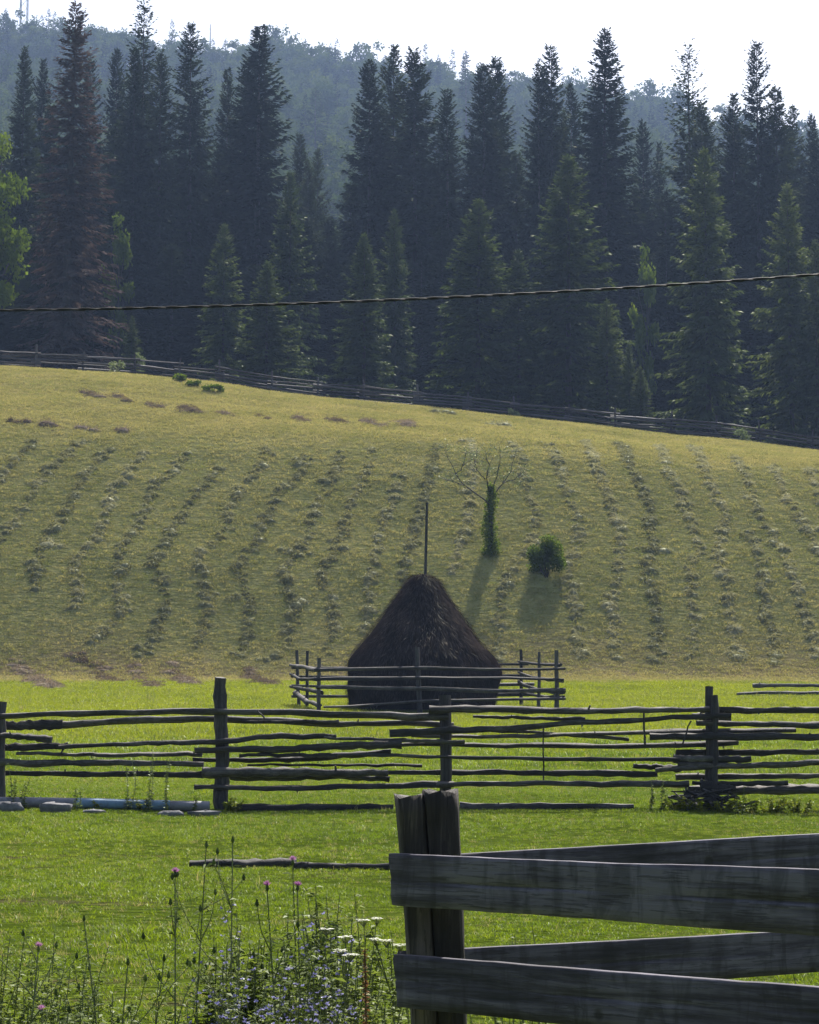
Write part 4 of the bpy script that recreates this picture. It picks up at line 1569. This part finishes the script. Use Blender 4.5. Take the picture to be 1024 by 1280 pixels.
# ------------------------------------------------------------------ foreground plank fence with its corner post
def board(parent, TL, BL, TR, BR_, ext, thick, seed, cut=0.0):
    """a rough sawn plank lofted between a left and a right end; local x runs along it"""
    rg = np.random.default_rng(seed)
    TL, BL, TR, BR_ = [np.array(v, float) for v in (TL, BL, TR, BR_)]
    TR = TL + (TR - TL) * ext
    BR_ = BL + (BR_ - BL) * ext
    Lv = .5 * (TR + BR_) - .5 * (TL + BL)
    X = norm(Lv)
    up = np.array([0, 0, 1.0])
    Nn = norm(np.cross(X, up))
    Z = np.cross(Nn, X)
    o0 = .5 * (TL + BL)
    mat4 = np.stack([X, -Nn, Z], -1)
    n = 40
    vs = []
    zc = [-.5, -.49, -.3, -.1, -.03, -.01, .01, .04, .2, .4, .49, .5]
    hT = np.dot(TL - BL, Z)
    hTe = np.dot(TR - BR_, Z)
    length = np.linalg.norm(Lv)
    wob1 = np.cumsum(rg.normal(size=n)) * .0007
    wob2 = np.cumsum(rg.normal(size=n)) * .0007
    crack = .02 * np.sin(np.linspace(0, 5, n) + seed) + np.cumsum(rg.normal(size=n)) * .004
    rows = []
    for i in range(n):
        t = i / (n - 1)
        hcur = hT + (hTe - hT) * t
        ring = []
        for sgn in (-1, 1):
            for c in (zc if sgn < 0 else zc[::-1]):
                y = sgn * thick * .5
                zz_ = c * hcur
                if abs(c) > .495:
                    y *= .78
                if sgn < 0 and abs(c) < .02 and cut:
                    y += cut * (0.5 + .5 * math.sin(i * .37 + seed))
                    zz_ += crack[i] * hcur
                elif abs(c) < .045:
                    zz_ += crack[i] * hcur
                y += rg.normal() * .0006 + wob1[i] * 1.5
                zz_ += (wob2[i] if c > 0 else wob1[i]) * (1 if abs(c) > .4 else 0)
                x_ = t * length + (rg.normal() * .003 if i in (0, n - 1) else 0)
                ring.append((x_ - (c * .018 if i == 0 else 0), y, zz_))
        rows.append(ring)
    k = len(rows[0])
    V = np.array(rows).reshape(-1, 3)
    q = [(i * k + j, i * k + (j + 1) % k, (i + 1) * k + (j + 1) % k, (i + 1) * k + j) for i in range(n - 1) for j in range(k)]
    m_ = MB()
    m_.add(V, np.array(q)[:, ::-1])
    for e in (0, n - 1):
        half = k // 2
        f = [(e * k + j, e * k + j + 1, e * k + k - 2 - j, e * k + k - 1 - j) for j in range(half - 1)]
        m_.f.append(np.array(f) if e == 0 else np.array(f)[:, ::-1])
        m_.mi.append(np.zeros(len(f)))
    ob = m_.build('board', M_BOARD, parent)
    from mathutils import Matrix, Vector
    M = Matrix([[*mat4[0], o0[0]], [*mat4[1], o0[1]], [*mat4[2], o0[2]], [0, 0, 0, 1]])
    ob.matrix_world = M
    ob.matrix_basis = Matrix.Translation(-Vector(parent.location)) @ M
    return ob


YP = 7.42
pf = empty('plank_fence', (at(540, 1280, YP)[0], YP, gz(at(540, 1280, YP)[0], YP)),
           'grey plank fence corner with split dark post at lower right', 'fence')
top_board = board(pf, at(489, 1067, 7.29), at(497, 1131, 7.29), at(1024, 1087, 5.95), at(1024, 1168, 5.95), 1.5, .030, 5, .006)
low_board = board(pf, at(496, 1193, 7.29), at(502, 1258, 7.29), at(1024, 1232, 5.95), at(1024, 1312, 5.95), 1.5, .030, 9, .003)
rear_board = board(pf, at(508, 1070, 7.56), at(508, 1132, 7.56), at(1024, 1043, 8.85), at(1024, 1097, 8.85), 1.9, .028, 13, .003)
board(pf, at(503, 1189, 7.56), at(503, 1250, 7.56), at(1024, 1160, 8.85), at(1024, 1214, 8.85), 1.9, .028, 17, .003)


def nails(brd, spots):
    from mathutils import Matrix
    for px, py in spots:
        p = at(px, py, 7.258)
        m_ = MB()
        tube(m_, [(0, .012, 0), (0, -.003, 0)], [.0055, .005], 8)
        o = m_.build('nail', M_CABLE, brd)
        W = Matrix.Translation(pf.location) @ brd.matrix_basis
        o.matrix_basis = W.inverted() @ Matrix.Translation([float(v) for v in p])


nails(top_board, [(526, 1085), (532, 1117), (556, 1087)])
nails(low_board, [(534, 1212), (540, 1243), (562, 1214)])


def half_post(x0, x1, b0, b1, ytop, seed, dy):
    """one half of the split corner post: pixel edges at the top and at the frame's foot"""
    rg = np.random.default_rng(seed)
    n, sd = 30, 16
    rings = []
    lob = rg.uniform(-.05, .05, sd)
    for i in range(n):
        py = ytop + (1620 - ytop) * i / (n - 1)
        t = min((py - ytop) / (1280 - ytop), 1.25)
        t = t**.8
        e0 = x0 + (b0 - x0) * t
        e1 = x1 + (b1 - x1) * t
        A, B = at(e0, py, YP), at(e1, py, YP)
        c = (A + B) / 2
        w = (B[0] - A[0]) / 2
        ring = []
        for j in range(sd):
            a = 2 * math.pi * j / sd
            sx, sy = math.cos(a), math.sin(a)
            sx = math.copysign(abs(sx)**.38, sx)
            sy = math.copysign(abs(sy)**.6, sy)
            f = 1 + lob[j] + rg.uniform(-.025, .025)
            ring.append((c[0] + w * sx * f, YP + dy + .098 * sy * f, c[2] + (.012 * rg.uniform(-1, 1) if i == 0 else 0)))
        rings.append(ring)
    V = np.array(rings)
    top = V[0].mean(0) + np.array([0, 0, -.004])
    V = np.vstack([V.reshape(-1, 3), top])
    q = [(i * sd + j, (i + 1) * sd + j, (i + 1) * sd + (j + 1) % sd, i * sd + (j + 1) % sd) for i in range(n - 1) for j in range(sd)]
    o0 = np.array(pf.location)
    m_ = MB()
    m_.add(V - o0, q)
    m_.f.append(np.array([(n * sd, j, (j + 1) % sd) for j in range(sd)]))
    m_.mi.append(np.zeros(sd))
    return m_.build('post_half', M_CORNER, pf)


half_post(493, 531.5, 514, 550, 996, 3, .006)
half_post(528.5, 571.5, 546.5, 583.5, 990, 4, -.006)


for brd in (top_board, rear_board):
    e = brd.matrix_basis.translation + pf.location + (brd.matrix_basis.to_3x3().col[0] * (max(v.co.x for v in brd.data.vertices) - .10))
    yo = .12 if brd is top_board else -.11
    post_at(pf, (e.x, e.y + yo, gz(e.x, e.y + yo) - .1), (e.x, e.y + yo, e.z + .16), .17, 70 + int(yo > 0), M_CORNER, 10, .08)


# ------------------------------------------------------------------ weeds
def weed_stem(mb, p0, p1, r, rg, n=8, bend=.05):
    p0, p1 = np.array(p0, float), np.array(p1, float)
    h = np.linalg.norm(p1 - p0)
    q = resample([p0, (p0 + p1) / 2 + rg.normal(size=3) * bend * h * np.array([1, 1, .1]), p1], n)
    tube(mb, q, np.linspace(r, r * .45, n), 5, .05, 1)
    return q


def leaf_set(mb, q, n, l0, w, rg, lo=.1, hi=.9, up=.4):
    i = rg.uniform(lo, hi, n) * (len(q) - 1)
    k = i.astype(int)
    f = (i - k)[:, None]
    b = q[k] * (1 - f) + q[np.minimum(k + 1, len(q) - 1)] * f
    a = rg.uniform(0, 6.28, n)
    d = np.stack([np.cos(a), np.sin(a), rg.uniform(-.2, 1, n) * up * 2], -1)
    l = l0 * rg.uniform(.5, 1.2, n) * (1.15 - .7 * i / len(q))
    nn = rg.normal(size=(n, 3)) * .4
    nn[:, 2] += 1
    diamonds(mb, b, d, nn, l, l * w, .25)


def thistle(px, py, Y, lab, seed, nb=5, lean=0):
    rg = np.random.default_rng(seed)
    tip = at(px, py, Y)
    X = tip[0] + lean
    z0 = gz(X, Y)
    h = tip[2] - z0
    o = empty('thistle', (X, Y, z0), lab, 'thistle', 'tall thistles in the near weeds')
    ms, ml = MB(), MB()
    q = weed_stem(ms, (0, 0, -.03), (-lean, 0, h), .0052, rg, 12, .04)
    leaf_set(ml, q, 110, .085, .20, rg, .05, .97, .3)
    ends = [q[-1]]
    for b in range(nb):
        i = rg.integers(5, 10)
        e = q[i] + np.array([rg.uniform(-.20, .20), rg.uniform(-.14, .14), rg.uniform(.12, .36) * (1.2 - i / 16)])
        s_ = weed_stem(ms, q[i], e, .0028, rg, 6, .08)
        leaf_set(ml, s_, 22, .045, .22, rg, .1, .97, .3)
        ends.append(e)
    st_ = ms.build('stem', M_STEM, o)
    ml.build('leaves', M_WEED, o)
    for k, e in enumerate(ends):
        mh = MB()
        hd = resample([e - (0, 0, .006), e + (0, 0, .004), e + (0, 0, .012), e + (0, 0, .016)], 6)
        tube(mh, hd, [.0025, .005, .0072, .0065, .005, .0035], 8, .08, k)
        n = 16
        d = rg.normal(size=(n, 3)) * .35
        d[:, 2] = 1
        bloom = k == 0 and 'pink' in lab
        if bloom:
            n = 60
            d = rg.normal(size=(n, 3)) * .55
            d[:, 2] = np.abs(d[:, 2]) + .6
        diamonds(mh, np.repeat((e + (0, 0, .012))[None], n, 0), d, rg.normal(size=(n, 3)), np.full(n, .022 if bloom else .011), np.full(n, .0035), 0, 1 if bloom else 0)
        mh.build('flower_head', [M_WEED, M_PINK], st_)
    return o


def bugloss(px, py, Y, lab, seed, spikes=4):
    rg = np.random.default_rng(seed)
    tip = at(px, py, Y)
    z0 = gz(tip[0], Y)
    h = tip[2] - z0
    o = empty('blue_wildflower', (tip[0], Y, z0), lab, 'wildflower', 'blue wildflowers in the near weeds')
    ms, ml, mf_ = MB(), MB(), MB()
    for s_ in range(spikes):
        e = np.array([0 if s_ == 0 else rg.uniform(-.14, .14), 0 if s_ == 0 else rg.uniform(-.12, .12), h * (1 if s_ == 0 else rg.uniform(.7, .97))])
        q = weed_stem(ms, (rg.uniform(-.02, .02), rg.uniform(-.02, .02), -.03), e, .0032, rg, 10, .06)
        leaf_set(ml, q, 90, .060, .20, rg, .05, .97, .5)
        n = 15
        i = rg.uniform(.45, .98, n) * 9
        k = i.astype(int)
        f = (i - k)[:, None]
        b = q[k] * (1 - f) + q[np.minimum(k + 1, 9)] * f
        b = b + rg.normal(size=(n, 3)) * np.array([.028, .028, .006])
        for c in b:
            d = rand_dirs(5, rg)
            d[:, 2] = np.abs(d[:, 2]) * .6 + .1
            diamonds(mf_, np.repeat(c[None], 5, 0), d, rg.normal(size=(5, 3)), rg.uniform(.008, .014, 5), np.full(5, .0075))
    st_ = ms.build('stem', M_STEM, o)
    ml.build('leaves', M_WEED, o)
    mf_.build('petals', M_BLUE, st_)
    return o


def yarrow(px, py, Y, lab, seed):
    rg = np.random.default_rng(seed)
    tip = at(px, py, Y)
    z0 = gz(tip[0], Y)
    h = tip[2] - z0
    o = empty('white_wildflower', (tip[0], Y, z0), lab, 'wildflower', 'white flat-topped wildflowers by the corner post')
    ms, ml = MB(), MB()
    q = weed_stem(ms, (rg.uniform(-.05, .05), 0, -.03), (0, 0, h), .004, rg, 8, .06)
    leaf_set(ml, q, 30, .09, .22, rg, .05, .9, .5)
    mu = MB()
    n = 22
    a = rg.uniform(0, 6.28, n)
    r = .028 * np.sqrt(rg.uniform(0, 1, n))
    for x_, y_ in zip(r * np.cos(a), r * np.sin(a)):
        c = np.array([x_, y_, h + .006 - 3 * (x_ * x_ + y_ * y_) + rg.uniform(-.004, .004)])
        tube(ms, [q[-1] - (0, 0, .022), c], [.0011, .0007], 3, 0, 1, caps=False)
        ang = rg.uniform(0, 6.28) + np.arange(5) * 1.2566
        d = np.stack([np.cos(ang), np.sin(ang), np.full(5, .15)], -1)
        diamonds(mu, np.repeat(c[None], 5, 0), d, np.repeat(np.array([[0, 0, 1.0]]), 5, 0), np.full(5, .008), np.full(5, .007))
    st_ = ms.build('stem', M_STEM, o)
    ml.build('leaves', M_WEED, o)
    mu.build('umbel', M_WHITE, st_)
    return o


def leafy(px, py, Y, w, lab, seed, stems=11, ll=.050, mat=None, name='leafy_weed', group='leafy weeds in the near grass'):
    rg = np.random.default_rng(seed)
    tip = at(px, py, Y)
    z0 = gz(tip[0], Y)
    h = max(tip[2] - z0, .12)
    o = empty(name, (tip[0], Y, z0), lab, 'weed', group)
    ms, ml = MB(), MB()
    for s_ in range(stems):
        e = np.array([rg.uniform(-w, w), rg.uniform(-w, w), h * rg.uniform(.6, 1)])
        q = weed_stem(ms, (e[0] * .3, e[1] * .3, -.03), e, .004, rg, 8, .07)
        leaf_set(ml, q, int(70 + h * 80), ll, .42, rg, .03, 1.0, .35)
    ms.build('stem', M_STEM, o)
    ml.build('leaves', mat or M_WEED, o)
    return o


TH = [(219, 1095, 8.7, 'thistle with pink head at the left of the flowering weed clump', 5, .12),
      (258, 1058, 8.9, 'tall thistle with dark buds standing above the left of the clump', 4, .02),
      (291, 1052, 8.6, 'tallest branching thistle left of the blue flowers', 6, -.02),
      (334, 1112, 8.3, 'thistle with pink head between the two blue flower drifts', 4, .02),
      (372, 1112, 8.8, 'thistle with pink head right of the middle of the clump', 4, .0),
      (366, 1080, 9.2, 'thin pink thistle reaching up to the fallen log', 4, .02),
      (105, 1150, 9.6, 'dark stiff thistle standing alone left of the clump', 5, .02),
      (52, 1268, 8.0, 'small pink thistle in the lower left corner', 5, .0),
      (48, 1188, 8.8, 'leafy thistle above the small pink one at lower left', 6, .0),
      (160, 1205, 8.2, 'forked thistle at the bottom between corner and clump', 6, -.03),
      (205, 1200, 8.4, 'slanting thistle left of the clump\'s lowest blue flowers', 5, -.08)]
for k, (px, py, Y, lab, nb, lean) in enumerate(TH):
    thistle(px, py, Y, lab, 400 + k, nb, lean)
BG = [(278, 1122, 8.6), (296, 1142, 8.4), (312, 1190, 8.2), (268, 1170, 8.8), (300, 1232, 8.0), (285, 1245, 8.1), (332, 1228, 8.0), (352, 1215, 8.1),
      (385, 1125, 8.6), (378, 1150, 8.5), (396, 1140, 8.7), (368, 1190, 8.3), (400, 1175, 8.5), (340, 1255, 7.9), (375, 1238, 8.0), (405, 1245, 8.1), (425, 1238, 8.2), (415, 1225, 8.3)]
for k, (px, py, Y) in enumerate(BG):
    lab = ('spike of blue wildflowers in the left drift of the near weeds' if px < 320 else 'spike of blue wildflowers in the right drift of the near weeds')
    if py > 1200:
        lab = 'blue wildflowers massed low along the bottom of the near weeds'
    bugloss(px, py, Y, lab, 430 + k, 5)
YA = [(455, 1152, 8.9), (471, 1150, 9.1), (408, 1163, 8.8), (432, 1173, 8.7), (470, 1176, 8.9), (484, 1178, 9.0), (438, 1195, 8.5), (425, 1190, 8.6),
      (500, 1183, 9.2), (492, 1186, 9.0), (405, 1210, 8.4), (432, 1222, 8.3), (448, 1228, 8.3), (356, 1200, 8.5), (478, 1208, 8.7), (330, 1205, 8.4)]
for k, (px, py, Y) in enumerate(YA[:9]):
    yarrow(px, py, Y, 'white flat-topped wildflower among the weeds left of the corner post', 460 + k)
LW = [(330, 1140, 9.0, .15), (300, 1165, 8.9, .15), (275, 1195, 8.8, .15), (360, 1175, 8.7, .15), (412, 1098, 9.5, .14), (440, 1118, 9.4, .15), (455, 1160, 9.0, .14), (425, 1140, 9.1, .16), (395, 1165, 8.9, .14), (465, 1190, 8.8, .12), (430, 1110, 9.4, .16), (445, 1135, 9.2, .14), (400, 1120, 9.6, .14), (350, 1150, 9.0, .16), (320, 1160, 9.2, .14), (470, 1215, 8.6, .14),
      (490, 1230, 8.3, .12), (445, 1240, 8.2, .14), (390, 1215, 8.5, .14), (300, 1215, 8.6, .16), (255, 1235, 8.4, .14), (420, 1150, 9.0, .15), (505, 1240, 8.0, .10)]
for k, (px, py, Y, w) in enumerate(LW):
    leafy(px, py, Y, w, 'green leafy weed within the flowering clump left of the corner post', 600 + k, 12, .075 if k < 6 else .05, group='leafy weeds of the flowering clump')
for k, (px, py, Y, w) in enumerate([(30, 1225, 9.2, .2), (75, 1200, 10.2, .2), (20, 1160, 10.6, .2), (90, 1185, 11.0, .18), (130, 1235, 9.5, .2), (180, 1245, 9.2, .2),
                                    (215, 1245, 9.0, .16), (60, 1250, 8.8, .18), (5, 1255, 8.6, .16), (110, 1258, 8.8, .2), (160, 1262, 8.6, .2)]):
    leafy(px, py, Y, w, 'low leafy weed among the thistles in the lower left corner', 520 + k, 14, .06, group='low leafy weeds at lower left')
for k, (px, py, Y, w) in enumerate([(600, 1150, 9.6, .10), (630, 1142, 9.8, .12), (655, 1146, 10, .08), (985, 1205, 9.8, .06), (900, 1215, 9.9, .06)]):
    leafy(px, py, Y, w, ['leafy weed showing between the boards right of the post', 'tallest leafy weed showing between the boards',
                         'thin leafy weed right of the tallest between the boards', 'thin weed under the rear board at far right',
                         'small weed under the rear board, left of the thin one'][k], 540 + k, 5, .035, group=None)
rg = np.random.default_rng(77)
tip = at(456, 1188, 8.2)
z0 = gz(tip[0], 8.2)
dk = empty('dock_plant', (tip[0], 8.2, z0), 'rusty brown dock spike beside the corner post', 'weed')
ms, ml, mr_ = MB(), MB(), MB()
q = weed_stem(ms, (0, 0, -.03), (0, 0, tip[2] - z0), .006, rg, 10, .03)
leaf_set(ml, q, 14, .2, .3, rg, .02, .4, .4)
leaf_set(mr_, q, 420, .028, .6, rg, .35, 1.0, .5)
ms.build('stem', M_RUST, dk)
ml.build('leaves', M_WEED, dk)
mr_.build('seeds', M_RUST, dk)

# nettles and tall weeds along the middle fence
for k, (px, py, Y, lab) in enumerate([(160, 945, 27.2, 'pale weed before the fence, leftmost of three tall ones over the pipe'), (186, 926, 27.2, 'tallest pale weed before the fence over the blue pipe'),
                                      (208, 948, 27.2, 'pale weed before the fence, rightmost of three tall ones over the pipe'), (14, 950, 27.2, 'green weed climbing the fence post at the left edge'),
                                      (30, 965, 27.1, 'low green weed right of the left-edge fence post'), (95, 985, 27.0, 'small weed between the stones below the pipe'),
                                      (240, 988, 27.0, 'small weed left of the barky fence post'), (826, 968, 27.3, 'green weed left of the doubled fence post'),
                                      (812, 975, 27.2, 'low green weed left of the taller one by the doubled post'), (925, 978, 27.1, 'low green weed right of the doubled fence post')]):
    leafy(px, py, Y, .07, lab, 560 + k, 2, .045, M_PALE if k < 3 else M_WEED, 'fence_weed', 'weeds along the middle fence')
for k, (px, w) in enumerate([(850, .22), (872, .2), (905, .22), (935, .2), (965, .2), (1000, .2), (290, .14), (180, .2), (130, .2)]):
    leafy(px, 996, 27.35, w, 'grass tuft grown up around the foot of the middle fence', 580 + k, 8, .06, M_GRASS, 'grass_tuft', 'grass tufts at the middle fence foot')

# ------------------------------------------------------------------ haze: one even body of air round everything
hzm, nt, out = newmat('haze')
pv = node(nt, 'ShaderNodeVolumePrincipled')
pv.inputs['Color'].default_value = (.44, .62, 1.0, 1)
pv.inputs['Density'].default_value = HAZE_DENSITY
pv.inputs['Anisotropy'].default_value = .35
nt.links.new(pv.outputs[0], out.inputs['Volume'])
m_ = MB()
x0, x1, y0, y1, z0, z1 = -905, 905, -85, 1505, -8, 232
m_.add([(x0, y0, z0), (x1, y0, z0), (x1, y1, z0), (x0, y1, z0), (x0, y0, z1), (x1, y0, z1), (x1, y1, z1), (x0, y1, z1)],
       [(0, 3, 2, 1), (4, 5, 6, 7), (0, 1, 5, 4), (1, 2, 6, 5), (2, 3, 7, 6), (3, 0, 4, 7)])
tag(m_.build('haze', hzm), kind='stuff')
